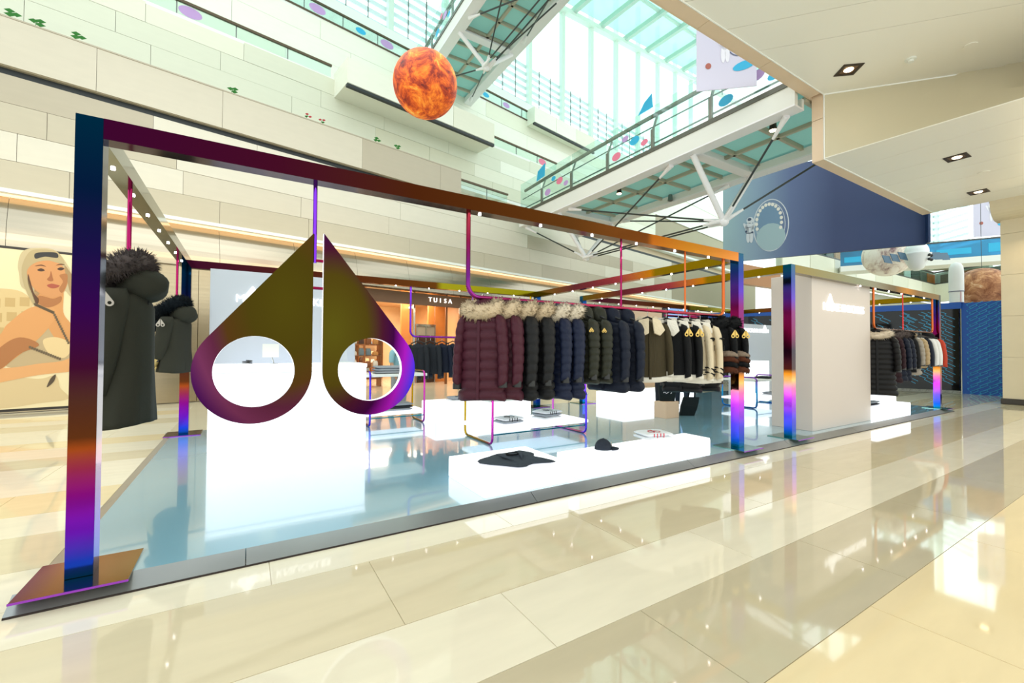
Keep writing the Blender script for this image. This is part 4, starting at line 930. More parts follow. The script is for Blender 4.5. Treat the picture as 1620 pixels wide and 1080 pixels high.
tube1 = ramp_mat('rainbow_tube_gold_reflections', 1, 0, .95, [(0, (200, 60, 170)), (.12, (150, 70, 60)), (.3, (150, 110, 20)), (1, (176, 140, 30))], rough=.12)  # table tubes: reflected hues painted along the bend
tube2 = ramp_mat('rainbow_tube_violet_reflections', 1, 0, .95, [(0, (90, 60, 230)), (.15, (150, 80, 80)), (1, (200, 90, 190))], rough=.12)
tube3 = ramp_mat('rainbow_tube_blue_reflections', 2, 0, .8, [(0, (20, 80, 150)), (.5, (20, 150, 200)), (1, (150, 60, 190))], rough=.12)
table('low two-level tube table under the front row of coats', 3.05, 4.98, 5.6, 6.53, .74, (tube1, tube2))
table('tube table with folded clothes seen through the right drop of the sign', 1.86, 3.0, 8.0, 8.7, 1.0, (tube2, tube1))
table('blue tube table with folded clothes left of the white wall block', 10.6, 12.3, 5.9, 6.8, .76, (tube3, tube3))

# ================================================================ GARMENTS
def fabric(name, c, rough=.75, bump=.25, bs=40, **k):
    d = .66 if max(c) < 130 else 1
    return M(name, tuple(x * d for x in c), rough=rough, bump=min(1, bump * 1.6), bscale=bs, spec=.2, **k)
F = {
 'burgundy': fabric('down_burgundy', (108, 46, 66), rough=.5, bump=.35, bs=22), 'black': fabric('down_black', (34, 34, 38), rough=.5, bump=.35, bs=22),
 'navy': fabric('down_navy', (34, 46, 84), rough=.48, bump=.35, bs=22), 'olive': fabric('down_olive', (62, 64, 50), rough=.5, bump=.35, bs=22),
 'darkolive': fabric('down_dark_olive', (50, 46, 38), rough=.5, bump=.35, bs=22), 'deepnavy': fabric('cloth_deep_navy', (30, 40, 66), rough=.6),
 'parka': fabric('cloth_parka_olive', (74, 74, 62), rough=.85, bump=.15, bs=120), 'cord': fabric('corduroy_olive', (104, 92, 66), rough=.8, bump=.6, bs=30, stretch=(3, 3, .3)),
 'cloth_black': fabric('cloth_black', (28, 29, 34), rough=.8), 'cream': fabric('fleece_cream', (222, 206, 178), rough=.95, bump=.9, bs=55),
 'ivory': fabric('fleece_ivory', (228, 222, 212), rough=.95, bump=.9, bs=60), 'camel': fabric('fleece_camel', (206, 172, 124), rough=.95, bump=.9, bs=55),
 'tan': fabric('down_tan', (168, 146, 112), rough=.55, bump=.35, bs=22), 'stonegrey': fabric('down_stone', (150, 142, 132), rough=.55, bump=.35, bs=22),
 'white': fabric('cloth_white', (222, 222, 222), rough=.7), 'red': fabric('cloth_red', (178, 60, 40), rough=.7), 'charcoal': fabric('cloth_charcoal', (58, 62, 70), rough=.8, bump=.5, bs=26),
 'camo': fabric('cloth_camo', (84, 92, 84), rough=.7, vary=.5, vscale=9), 'greyblue': fabric('cloth_grey_blue', (60, 76, 96), rough=.7),
}
fur_cream = fabric('fur_cream', (206, 184, 154), rough=.9, bump=.7, bs=70, vary=.25, vscale=14); fur_black = fabric('fur_black', (22, 24, 30), rough=.85, bump=.8, bs=60)
fur_grey = fabric('fur_silver', (128, 114, 112), rough=.9, bump=.8, bs=70, vary=.55, vscale=10); fur_white = fabric('fur_pale', (216, 202, 182), rough=.9, bump=.7, bs=70, vary=.2, vscale=14)
fur_teal = fabric('fur_dark_teal', (22, 34, 44), rough=.85, bump=.8, bs=60); fur_brown = fabric('fur_brown', (128, 70, 46), rough=.9, bump=.8, bs=60); fur_taupe = fabric('fur_taupe', (138, 122, 108), rough=.9, bump=.8, bs=60)
wood_h = M('hanger_black', (24, 24, 26), rough=.4); chrome = M('chrome'); zipm = M('zip_metal', (150, 150, 150), rough=.3, metal=.8); goldb = M('badge_gold', (214, 176, 96), rough=.3, metal=.8); silverb = M('badge_grey', (176, 166, 156), rough=.4, metal=.3)
def sgnpow(v, p): return math.copysign(abs(v) ** p, v)
def interp(tab, t):
    for (a, va), (b, vb) in zip(tab[:-1], tab[1:]):
        if t <= b: return va + (vb - va) * (t - a) / (b - a) if b > a else vb
    return tab[-1][1]
def fur_tube(pts, r, n, seed, spikes=500, ln=.035, closed=False):
    rnd = random.Random(seed); m = MB(); P_ = [Vector(p) for p in pts]; N = len(P_)
    m.tube(P_, (lambda t: r * (.55 + .45 * min(1, 4 * t, 4 * (1 - t)) ** .5 if not closed else 1)), n, closed=closed)
    base = len(m.v)
    for k in range(spikes):
        i = rnd.randrange(0, N - 1); f = rnd.random(); c = P_[i].lerp(P_[i + 1], f); d = (P_[i + 1] - P_[i]).normalized()
        v = Vector((rnd.gauss(0, 1), rnd.gauss(0, 1), rnd.gauss(0, 1))); v = (v - d * v.dot(d)).normalized()
        tt = (i + f) / (N - 1); rr = r * (.55 + .45 * min(1, 4 * tt, 4 * (1 - tt)) ** .5)
        p = c + v * rr * .8; side = d.cross(v) * .009; tip = c + v * (rr + ln * rnd.uniform(.4, 1)) + d * rnd.uniform(-.02, .02) + Vector((0, 0, -.006))
        m.add([p - side, p + side, p + d * .008, tip], [(0, 1, 3), (1, 2, 3), (2, 0, 3)])
    return m
CNT = [0]
def coat(name, label, cat, group, mat, L=.8, quilt=9, amp=.16, hood=None, fur=None, sl=.62, W=.215, T=.1, flare=.03, smat=None, placket=True, badge=None, collar=None, hem=None, spread=.03, hanger=True, seed=1, arm_bend=0, fluff=0, badge_s=1, badge_d=(.55, -.83), sr=1):
    CNT[0] += 1; zs = -.13
    t = thing(name, label, cat, (0, 0, 0), 0, group)
    aw = [(0, .05), (.02, .09), (.05, W * .8), (.09, W * .98), (.2, W), (.6, W * .98), (1, W + flare)]
    bw_ = [(0, .05), (.05, T * .7), (.15, T), (.6, T * 1.05), (1, T * 1.1)]
    rnd = random.Random(seed); rings = []; nr = max(24, quilt * 5) if quilt else 26; n = 26; ph = [rnd.uniform(0, 6) for _ in range(4)]
    for i in range(nr + 1):
        tt = i / nr; a = interp(aw, tt); b = interp(bw_, tt)
        q = abs(sin(pi * quilt * tt)) ** .4 if quilt else 1
        k = 1 + amp * 1.3 * (q - .8) if quilt else 1
        ring = []
        for j in range(n):
            th = 2 * pi * j / n
            wr = 1 + .035 * sin(3 * th + ph[0] + 5 * tt) * tt + .02 * sin(7 * th + ph[1]) + (.05 * sin(9 * th + ph[2]) * tt if not quilt else 0) + fluff * rnd.uniform(-1, 1)
            slope = .05 * abs(cos(th)) * max(0, 1 - tt * 8)
            ring.append((sgnpow(cos(th), .8) * a * (1 + (k - 1) * .4) * wr, sgnpow(sin(th), .85) * b * k * wr, zs - L * tt - slope + (.012 * sin(2 * th + ph[3]) if tt > .97 else 0)))
        rings.append(ring)
    obj('body', MB().loft(rings), mat, t, smooth='all')
    sm_ = smat or mat
    for sd in (-1, 1):
        m = MB(); rg = []; ns = max(16, int(quilt * 5)) if quilt else 14; mq = max(1, round(quilt * sl / L * .95))
        for i in range(ns + 1):
            tt = i / ns; x = sd * (W * .82 + spread * sin(pi * min(1, tt * 1.3) * .5) * 1.6 + .01); z = zs - .045 - sl * tt; y = -.015 - .05 * tt - arm_bend * tt * tt
            r = (.078 - .022 * tt) * sr; q = abs(sin(pi * mq * tt)) ** .4 if quilt else 1; r *= (1 + amp * 1.5 * (q - .7)) if quilt else (1 + .03 * sin(9 * tt + ph[0]))
            if tt < .12: r *= .62 + .38 * tt / .12
            rg.append([(x + r * .72 * cos(2 * pi * j / 14), y + r * 1.12 * sin(2 * pi * j / 14), z + .03 * (.5 - tt) * sd * cos(2 * pi * j / 14) * -1) for j in range(14)])
        s_o = obj('sleeve', m.loft(rg), sm_, t, smooth='all')
        e = rg[-1]; cx = sum(p[0] for p in e) / 14; cy = sum(p[1] for p in e) / 14; cz = e[0][2]
        obj('cuff', MB().tube([(cx, cy, cz + .02), (cx, cy, cz - .035)], .044, 12), (fur if fluff else wood_h if hem is None else hem), s_o, smooth=True)
        if badge and sd == 1:
            m = MB(); bs_ = badge_s
            for s2 in (1, -1):
                d_ = drop_mb(0, 0, .026 * bs_, .085 * bs_, .013 * bs_, s2, .006, 20); off_ = (-.03 if s2 == 1 else .03) * bs_
                m.add([(W * .82 + .035 + .062 * sr * sr * badge_d[0] - badge_d[1] * (off_ + a_) + b_ * badge_d[0], -.03 + .09 * badge_d[1] + badge_d[0] * (off_ + a_) + b_ * badge_d[1], zs - .17 + c_) for a_, b_, c_ in d_.v], d_.f)
            obj('badge', m, badge, s_o)
    if placket: obj('placket', MB().bar((0, -T * .98, zs - .1), (0, -T * 1.16, zs - L * .98), .03, .02, up=(0, 1, 0)), mat if placket == 1 else placket, t, bev=.004)
    if hem is not None: obj('hem_band', MB().loft([[(p[0] * k, p[1] * k, p[2] + dz) for p in rings[-1]] for k, dz in ((1.0, .05), (1.07, .04), (1.07, -.01), (.95, -.015))]), hem, t, smooth='all')
    if hood: obj('hood', MB().sphere((0, .05, zs + .02), 1, 18, 10, sc=(.135, .095, .12), f=lambda d: 1 + .08 * sin(5 * d.x + 3 * d.z)), mat, t, smooth='all')
    if fur:
        pts = [(.15 * sin(a), -.09 * cos(a) + .01, zs + .03 - .05 * cos(a)) for a in [-2.7 + 5.4 * q / 22 for q in range(23)]]
        key = 'fur%s' % fur.name
        obj('fur_trim', fur_tube(pts, .07, 12, seed, 700, .045), fur, t, smooth='all')
    if collar:
        for sd in (-1, 1):
            poly = [(.02 * sd, -.11, zs + .02), (.13 * sd, -.06, zs + .0), (.17 * sd, -.13, zs - .13), (.1 * sd, -.165, zs - .2), (.03 * sd, -.15, zs - .17)]
            obj('lapel', MB().plate(poly, (0, -1, .25), .028), collar, t, bev=.008, sub=1)
        obj('back_collar', MB().tube([(.1 * sin(a), .06 * cos(a), zs + .02) for a in [-1.7 + 3.4 * q / 10 for q in range(11)]], .035, 10), collar, t, smooth=True)
    if hanger:
        obj('hanger_hook', MB().tube([(0, .02, .018), (0, .0, .034), (0, -.022, .02), (0, -.015, -.01), (0, 0, -.04), (0, 0, -.1)], .004, 6), chrome, t, smooth=True)
        obj('hanger_arm', MB().tube([(-.16, 0, zs - .02), (0, 0, zs + .045), (.16, 0, zs - .02)], .012, 8), wood_h, t, smooth=True)
    return t
RZ = -pi / 2
G1 = 'coats on the crimson front rail'
def put(t, x, rz=0, y=YR, z=ZR): t.location = (x, y, z + .0); t.rotation_euler = (0, 0, RZ + rz); return t
def again(t, x, label, rz=0, y=YR, z=ZR, group=None): return dup(t, (x, y, z), RZ + rz, label, group)
bur = put(coat('long_down_coat', 'long burgundy quilted coat with cream fur collar, leftmost on the crimson rail', 'coat', G1, F['burgundy'], L=.86, quilt=9, hood=True, fur=fur_cream, sl=.66, seed=3, placket=1), 1.95, .7)
again(bur, 2.16, 'burgundy quilted coat with cream fur collar directly behind the first burgundy one', .42)
blk = put(coat('long_down_coat', 'black quilted coat with cream fur collar, just right of the burgundy pair', 'coat', G1, F['black'], L=.86, quilt=10, hood=True, fur=fur_cream, sl=.66, seed=5), 2.37, .2)
again(blk, 2.58, 'black quilted coat with cream fur collar, just left of the navy pair', .15)
nav = put(coat('long_down_coat', 'navy quilted coat with pale fur collar next to the black coats', 'coat', G1, F['navy'], L=.88, quilt=11, hood=True, fur=fur_white, sl=.64, seed=8), 2.79, .2)
again(nav, 2.98, 'navy quilted coat with pale fur collar next to the olive jackets', .12)
olv = put(coat('down_jacket', 'olive quilted jacket with gold badge and no fur, left one of its pair', 'jacket', G1, F['olive'], badge_s=.45, L=.74, quilt=10, amp=.18, hood=True, sl=.62, badge=goldb, seed=11), 3.18, .15)
again(olv, 3.38, 'olive quilted jacket with gold badge and no fur, right one of its pair', .1)
nh = put(coat('hooded_down_coat', 'dark navy hooded quilted coat without fur beside the olive jackets', 'coat', G1, F['deepnavy'], L=.84, quilt=8, hood=True, sl=.66, seed=14, W=.24), 3.6, .25)
again(nh, 3.84, 'dark navy hooded quilted coat without fur beside the corduroy jacket', .25)
put(coat('corduroy_jacket', 'olive brown corduroy jacket with cream fleece collar on the crimson rail', 'jacket', G1, F['cord'], L=.74, quilt=0, collar=F['cream'], sl=.62, seed=17, W=.24, hem=F['ivory']), 4.27, 1.0)
bf = put(coat('shearling_jacket', 'black jacket with ivory fleece collar and gold drop badge, left one of its pair', 'jacket', G1, F['cloth_black'], L=.74, quilt=0, collar=F['ivory'], sl=.66, seed=19, W=.25, badge=goldb, hem=F['ivory']), 4.62, .6)
again(bf, 4.86, 'black jacket with ivory fleece collar and gold drop badge, right one of its pair', .5)
cf = put(coat('fleece_jacket', 'cream fleece jacket with dark stripes near the hem, left one of its pair', 'jacket', G1, F['cream'], L=.78, quilt=0, collar=F['ivory'], sl=.7, seed=23, W=.23, hem=F['ivory']), 5.1, .6)
m = MB()
for z in (-.76, -.82):
    m.loft([[(.24 * cos(2 * pi * j / 26) * 1.06, .125 * sin(2 * pi * j / 26), z + dz) for j in range(26)] for dz in (0, .012)])
obj('hem_stripe', m, F['cloth_black'], cf, kind='stuff')
for sd in (-1, 1):
    for z in (-.36, -.74, -.8):
        obj('sleeve_stripe', MB().tube([(sd * (.235 + (.01 if z < -.5 else 0)), -.015 - .05 * (-z - .17) / .7, z), (sd * .24, -.02 - .05 * (-z - .17) / .7, z - .014)], .073 if z > -.5 else .066, 14), F['cloth_black'], cf)
obj('arm_patch', MB().box(.298, .304, -.05, .02, -.5, -.43), F['cloth_black'], cf)
again(cf, 5.32, 'cream fleece jacket with dark stripes near the hem, right one of its pair', .5)
ck = put(coat('fur_jacket', 'black fur jacket with brown chevron bands, left one of its pair', 'jacket', G1, fur_black, L=.62, quilt=0, sl=.44, seed=29, W=.26, fur=fur_black, badge=goldb, fluff=.035), 5.6, .55)
for bi, (z, mm) in enumerate(((-.58, fur_taupe), (-.65, fur_brown), (-.72, fur_black), (-.79, fur_brown))):
    for sd in (-1, 1):
        obj('fur_band', fur_tube([(sd * (.2 + .1 * cos(a)), -.02 + .12 * sin(a), z + .04 * abs(sin(a))) for a in [2 * pi * q / 12 for q in range(13)]], .042, 8, bi * 3 + sd, 120, .02), mm, ck, smooth='all')
again(ck, 5.88, 'black fur jacket with brown chevron bands, last at the right end of the crimson rail', .45)
bp = coat('down_jacket', 'shiny black quilted coat hanging low behind the cream fleece jackets', 'coat', G1, F['black'], L=.98, quilt=12, hood=True, sl=.8, seed=31, W=.25, T=.13)
put(bp, 5.9, .6, y=4.12); bp.location.z = ZR - .0
again(bp, 5.5, 'shiny black quilted coat behind the black fleece collar jackets', .5, y=4.14)
tag(obj('clothes_rail', MB().tube([(5.1, 4.13, ZR), (6.1, 4.13, ZR)], .015, 8).tube([(5.5, 4.13, ZR), (5.5, 3.78, ZR), ], .012, 8), M('crimson_pipe')), 'short second crimson rail just behind the right half of the front rail', 'clothes rail')
# back rail: short jackets
G2 = 'short jackets on the violet back rail'
ZB, YB = 1.76, 8.9
j1 = coat('bomber_jacket', 'black jacket, leftmost on the violet back rail', 'jacket', G2, F['charcoal'], L=.66, quilt=0, sl=.7, seed=41, W=.2, T=.09)
put(j1, 3.12, .9, YB, ZB)
again(j1, 3.4, 'black jacket, second from the left on the violet back rail', .9, YB, ZB)
j2 = coat('bomber_jacket', 'navy jacket, third on the violet back rail', 'jacket', G2, F['deepnavy'], L=.64, quilt=0, sl=.68, seed=43, W=.2, T=.09)
put(j2, 3.66, .9, YB, ZB)
again(j2, 3.92, 'navy jacket, fourth on the violet back rail', .9, YB, ZB)
j3 = coat('camouflage_jacket', 'dark green camouflage jacket next to the navy ones on the violet back rail', 'jacket', G2, F['camo'], L=.6, quilt=8, sl=.6, seed=45, W=.19, T=.09, hood=True)
put(j3, 4.18, .8, YB, ZB)
again(j3, 4.4, 'middle one of the camouflage jackets on the violet back rail', .8, YB, ZB); again(j3, 4.62, 'camouflage jacket nearest the burgundy coat on the violet back rail', .8, YB, ZB)
# far rail
G3 = 'coats on the orange far rail'
YC, ZC = 3.74, 1.98
def far(t, x, lab=None, rz=.45): 
    if lab: return again(t, x, lab, rz, YC, ZC)
    t.scale = (1.3, 1.25, 1.0); return put(t, x, rz, YC, ZC)
c1 = far(coat('long_down_coat', 'very long black quilted coat with white fur collar beside the white wall block', 'coat', G3, F['black'], L=1.25, quilt=12, hood=True, fur=fur_white, sl=.7, seed=51, W=.24), 11.25)
far(coat('down_coat', 'dark maroon coat right behind the long black one on the far rail', 'coat', G3, fabric('down_maroon', (64, 34, 44)), L=1.0, quilt=9, hood=True, sl=.66, seed=53), 11.6)
c3 = far(coat('down_coat', 'dark navy coat with silver fur collar on the far rail', 'coat', G3, F['deepnavy'], L=.98, quilt=9, hood=True, fur=fur_grey, sl=.66, seed=55), 11.95)
far(c3, 12.2, 'second dark navy coat with silver fur collar, left of the grey one')
far(coat('black_coat', 'plain black coat left of the grey and tan puffer jackets', 'coat', G3, F['cloth_black'], L=.8, quilt=0, sl=.66, seed=57, fur=fur_black), 12.45)
far(coat('down_jacket', 'stone grey puffer jacket on the far rail', 'jacket', G3, F['stonegrey'], L=.86, quilt=9, amp=.14, hood=True, sl=.6, seed=59), 12.75, rz=.35)
far(coat('down_jacket', 'tan puffer jacket on the far rail beside the grey one', 'jacket', G3, F['tan'], L=.72, quilt=7, amp=.16, hood=True, sl=.6, seed=61), 13.05, rz=.35)
far(coat('down_jacket', 'dark navy jacket between the tan and white ones on the far rail', 'jacket', G3, F['deepnavy'], L=.68, quilt=0, sl=.62, seed=63), 13.35)
wj = far(coat('fleece_jacket', 'white jacket on the far rail, left one of two', 'jacket', G3, F['white'], L=.68, quilt=0, sl=.62, seed=65, placket=F['cloth_black']), 13.65)
far(wj, 13.9, 'ivory white jacket with black zip on the far rail, right one of two')
far(coat('red_jacket', 'red and black jacket, last one on the far rail', 'jacket', G3, F['cloth_black'], smat=F['red'], L=.66, quilt=0, sl=.64, seed=67, hem=F['red'], hood=True), 14.25, rz=.3)
# two parkas hanging on poles at the left side of the near frame
pz = Z0 + PH - .13
def parka(label, x, y, zc, L, fur, seed, rz, extra):
    t = coat('parka', label, 'coat', 'olive parkas on the left side beam', F['parka'], badge_d=(1, 0), arm_bend=.05, sr=1.3, L=L, quilt=0, sl=L * .74, seed=seed, W=.25, T=.16, hood=None, badge=silverb, flare=.05, spread=.02, hanger=False, placket=1)
    t.location = (x, y, zc); t.rotation_euler = (0, 0, rz)
    obj('hood', MB().sphere((0, .1, -.12), 1, 20, 12, sc=(.17, .17, .14), f=lambda d: 1 + .06 * sin(6 * d.x + 4 * d.z)), F['parka'], t, smooth='all')
    pts = [(.17 * cos(a), -.06 + .13 * sin(a), -.03 + .09 * sin(a)) for a in [-pi * .1 - pi * .9 * 0 + 2 * pi * q / 26 for q in range(27)]]
    obj('fur_trim', fur_tube(pts, .085, 12, seed, 2400, .07, closed=False), fur, t, smooth='all')
    obj('pole', MB().tube([(0, 0, pz - zc), (0, 0, -.12)], .016, 10), extra, t, smooth=True)
    for sd in (-1, 1): obj('pocket', MB().bar((sd * .15, -.155, -L * .62), (sd * .15, -.165, -L * .62 - .14), .1, .012, up=(0, 1, 0)), F['parka'], t, bev=.004)
    obj('back_seam', MB().bar((.06, .15, -.25), (.07, .165, -.1 - L), .006, .006, up=(0, 1, 0)), F['cloth_black'], t)
    return t
parka('large olive parka with silver grey fur hood right behind the tall front post', -.83, 4.66, 2.13, 1.12, fur_grey, 71, RZ - .12, M('crimson_pipe'))
p2 = parka('smaller looking olive parka with dark fur hood and gloves by the rear left post', -.9, 8.2, 2.12, .86, fur_teal, 73, RZ - .35, M('crimson_pipe'))
gb = M('glove_gold', (206, 178, 112), rough=.5)
def glove(parent, p, dr, mat, s_=1.0):
    m = MB(); d = Vector(dr).normalized(); sd = Vector((0, 1, 0)); nn_ = d.cross(sd).normalized(); p = Vector(p)
    m.tube([p, p + d * .05 * s_, p + d * .1 * s_], lambda t: .038 * s_, 12, sq=.5)
    g = obj('glove', m, mat, parent, smooth=True)
    for i, (o_, l_) in enumerate(((-.028, .062), (-.009, .075), (.01, .07), (.028, .052))):
        b = p + d * .095 * s_ + sd * o_ * s_; obj('finger', MB().tube([b, b + d * l_ * .5 * s_, b + d * l_ * s_ + nn_ * .012], lambda t: .0105 * s_ * (1 - .3 * t), 8), mat, g, smooth=True)
    b = p + d * .04 * s_ - sd * .035 * s_; obj('thumb', MB().tube([b, b - sd * .02 + d * .03, b - sd * .024 + d * .06], lambda t: .012 * s_ * (1 - .3 * t), 8), mat, g, smooth=True)
glove(p2, (.26, -.1, -.79), (-.1, -.5, -1), gb, 1.3); glove(p2, (-.26, -.1, -.79), (.1, -.5, -1), M('glove_violet', (110, 60, 130), rough=.5), 1.3)
obj('fur_pompom', MB().sphere((.0, -.26, -.3), .09, 16, 10, f=lambda d: 1 + .1 * sin(19 * d.x) * sin(17 * d.z)), fur_teal, p2, smooth='all')

# ================================================================ SMALL THINGS
def folded(label, x, y, z, rz, w_, d_, n, cols, mark=None, mcol=None, group='folded tops'):
    t = thing('folded_top', label, 'folded clothes', (x, y, z), rz, group); h = .045
    for i in range(n):
        m = MB(); rg = []; r1 = random.Random(i * 7 + int(x * 10))
        for k in range(13):
            yy = -d_ / 2 + d_ * k / 12; rg.append([(w_ / 2 * sgnpow(cos(a), .35) * (1 + .02 * r1.uniform(-1, 1)) + .01 * i, yy, i * (h + .001) + h / 2 + h / 2 * sgnpow(sin(a), .6) * (1 + .12 * r1.uniform(-1, 1)) * (1 if 0 < k < 12 else .5)) for a in [2 * pi * q / 20 for q in range(20)]])
        obj('fold', m.loft(rg), cols[i % len(cols)], t, smooth='all')
    if mark:
        m = MB(); zt = n * (h + .001) + .001
        for sd in (1, -1):
            ring_ = [(sd * (.045 + .035 * cos(a)), -.03 + .055 * sin(a)) for a in [2 * pi * q / 18 for q in range(19)]]
            for a, b in zip(ring_[:-1], ring_[1:]): m.bar((a[0], a[1], zt), (b[0], b[1], zt), .014, .002)
            m.bar((sd * .012, -.02, zt), (sd * .02, .09, zt), .014, .002)
        for q in range(4): m.box(-.085 + q * .05, -.073 + q * .05, -d_ / 2 - .004, -d_ / 2, zt - .05 - .012 * (q % 2), zt - .004)
        obj('printed_mark', m, mcol, t, kind='stuff')
    return t
cw_ = fabric('cotton_white', (226, 228, 232), rough=.8, bump=.4, bs=18); cg_ = fabric('cotton_grey', (150, 156, 164), rough=.8, bump=.4, bs=18); ck_ = M('print_black', (24, 24, 28), rough=.6); cr_ = M('print_red', (196, 24, 48), rough=.6)
q_ = P(1038, 694, .3); folded('folded white tops with a big red print at the right of the long front block', q_.x, q_.y + .06, .302, -.25, .42, .3, 2, [cw_], 1, cr_)
folded('folded grey tops with black print, left pile on the low shelf table', 3.62, 6.0, .325, .1, .4, .3, 2, [cg_, cw_], 1, ck_)
folded('folded white tops with black print, right pile on the low shelf table', 4.42, 6.05, .325, .2, .42, .32, 3, [cw_, cg_], 1, ck_)
folded('folded black and white tops on the back glowing block', 3.75, 8.2, .435, 0, .42, .34, 2, [cw_, cg_], 1, ck_)
folded('folded grey tops on the lower shelf behind the right drop', 2.4, 8.3, .325, 0, .7, .36, 3, [cg_, F['charcoal']])
folded('folded grey tops on the upper shelf behind the right drop', 2.4, 8.3, 1.035, 0, .7, .36, 3, [cg_])
folded('folded white tops on the low shelf of the blue tube table', 11.9, 6.2, .325, 0, .4, .3, 2, [cw_, cg_], 1, ck_)
folded('dark folded knit on top of the blue tube table', 11.6, 6.2, .795, .2, .6, .36, 1, [F['charcoal']])
folded('folded dark trousers on the low front block at the far right', 11.45, 3.98, .352, 0, .5, .3, 2, [F['charcoal'], cg_])
folded('dark folded top lying flat on the taller block at the far right', 12.6, 4.62, .622, 0, .9, .4, 1, [F['charcoal']])
# spread garment
m = MB(); r1 = random.Random(5)
outl = [(-.46, -.02), (-.3, .16), (-.2, .17), (-.08, .27), (.06, .22), (.2, .27), (.28, .34), (.33, .24), (.4, .1), (.22, -.02), (.46, -.3), (.36, -.33), (.1, -.24), (.04, -.36), (-.1, -.35), (-.14, -.24)]
rings = []
for k in range(9):
    s_ = 1 - k / 8; rings.append([(x * s_, y * s_, .012 + .035 * (1 - s_ ** 2) * (1 + .4 * sin(9 * x * s_ + 4 * y)) + .008 * r1.random() * (k > 0)) for x, y in outl])
rings.insert(0, [(x * .98, y * .98, 0) for x, y in outl])
slate = fabric('knit_slate', (92, 102, 116), rough=.85, bump=.5, bs=26)
t = thing('spread_top', 'dark grey garment spread flat on the nearest glowing block', 'clothes', (2.46, 4.02, .303), -.1)
obj('cloth', m.loft(rings, cap=True), slate, t, smooth='all', sub=1)
for sd, a in ((-1, .3), (1, -.4)):
    obj('fold_ridge', MB().tube([(sd * .05, -.18, .045), (sd * .1, -.05, .06), (sd * .12, .12, .045)], lambda q: .02 * sin(pi * (q * .9 + .05)), 8), slate, t, smooth='all')
obj('neck_rib', MB().tube([(.03 + .07 * cos(a), .02 + .05 * sin(a), .06) for a in [2 * pi * q / 14 for q in range(14)]], .008, 6, closed=True), F['cloth_black'], t, smooth=True)
# cap
cp = P(957, 711, .3)
t = thing('baseball_cap', 'dark navy baseball cap on the left end of the long front block', 'cap', (cp.x, cp.y + .03, .303), R(-35))
capm = fabric('cap_cloth', (66, 74, 90), rough=.8)
obj('crown', MB().sphere((0, 0, 0), 1, 24, 8, sc=(.105, .095, .125), v1=.5), capm, t, smooth='all')
obj('visor', MB().loft([[(.07 + .1 * cos(a) * k + .02, .085 * sin(a), .006 + .028 * (1 - abs(sin(a))) * (1 - .5 * k) + dz) for a in [-pi / 2 + pi * q / 12 for q in range(13)]] for k, dz in ((0, .004), (1, .0), (1, -.005), (0, -.001))]), capm, t, smooth='all')
obj('button', MB().sphere((0, 0, .125), .009, 8, 5), capm, t)
m = MB()
for sd in (1, -1): d_ = drop_mb(0, 0, .014, .045, .007, sd, .003, 16); m.add([(.1 + b_ - .12 * max(0, c_) * .8, a_ + (-.016 if sd == 1 else .016), .045 + c_) for a_, b_, c_ in d_.v], d_.f)
obj('emblem', m, silverb, t, kind='stuff')
# counter-top things
t = thing('till_tablet', 'white tablet on a thin stand on the glowing counter', 'tablet', (.32, 7.5, 1.26)); obj('screen', MB().box(-.11, .11, -.01, .01, .1, .3), whitep, t, bev=.004); obj('stand', MB().tube([(0, .02, .16), (.05, .04, .0)], .008, 8), chrome, t); obj('foot', MB().tube([(.05, .04, 0), (.05, .04, .008)], .06, 16), chrome, t)
t = thing('laptop', 'open white laptop at the right end of the glowing counter', 'laptop', (1.32, 7.5, 1.26), .2); obj('base', MB().box(-.16, .16, -.11, .11, 0, .015), whitep, t); obj('lid', MB().obox((0, .14, .13), (.32, 0, 0), (0, .012, 0), (0, .06, .23)), M('lid_grey', (200, 208, 220), rough=.4), t)
t = thing('cable_bundle', 'small black coil of cable on the glowing counter', 'cable', (.02, 7.42, 1.26)); obj('coil', MB().tube([(.06 * cos(a), .04 * sin(a), .01 + .002 * q) for q, a in enumerate([2 * pi * k / 10 for k in range(24)])], .006, 6), wood_h, t, smooth=True)
# pedestal and tote bags
t = thing('wood_pedestal', 'peach coloured cube pedestal under two dark tote bags', 'pedestal', (7.44, 6.0, Z0)); obj('body', MB().box(0, .42, 0, .3, 0, .34), M('peach_panel'), t, bev=.004)
tm = fabric('tote_green_black', (30, 44, 48), rough=.8)
def tote(label, x, y, z, rz, lean, mark):
    t = thing('tote_bag', label, 'bag', (x, y, z), rz, 'dark tote bags'); m = MB()
    m.loft([[(sx * w_ + lean * zz, sy * d_, zz) for sx, sy in ((-1, -1), (1, -1), (1, 1), (-1, 1))] for zz, w_, d_ in ((0, .15, .05), (.2, .17, .055), (.4, .17, .02))]); obj('bag_body', m, tm, t, bev=.006)
    for sy in (-1, 1): obj('handle', MB().tube([(-.07 + lean * .4, sy * .02, .39), (-.06 + lean * .5, sy * .02, .55), (.06 + lean * .5, sy * .02, .55), (.07 + lean * .4, sy * .02, .39)], .01, 6), tm, t, smooth=True)
    if mark:
        m = MB()
        for q in range(3): 
            for k in range(6): m.bar((-.09 + k * .03, -.059, .3 - q * .06 + .02 * sin(k * 2.1)), (-.065 + k * .03, -.059, .31 - q * .06 - .02 * sin(k * 1.3)), .01, .003, up=(0, 1, 0))
        obj('white_script', m, M('print_white'), t, kind='stuff')
tote('upright dark tote bag with white script on the peach pedestal', 7.66, 6.15, .422, -.6, 0, 1)
tote('leaning plain dark tote bag right of the one with white script', 8.25, 6.1, Z0 + .0, -.6, .25, 0)
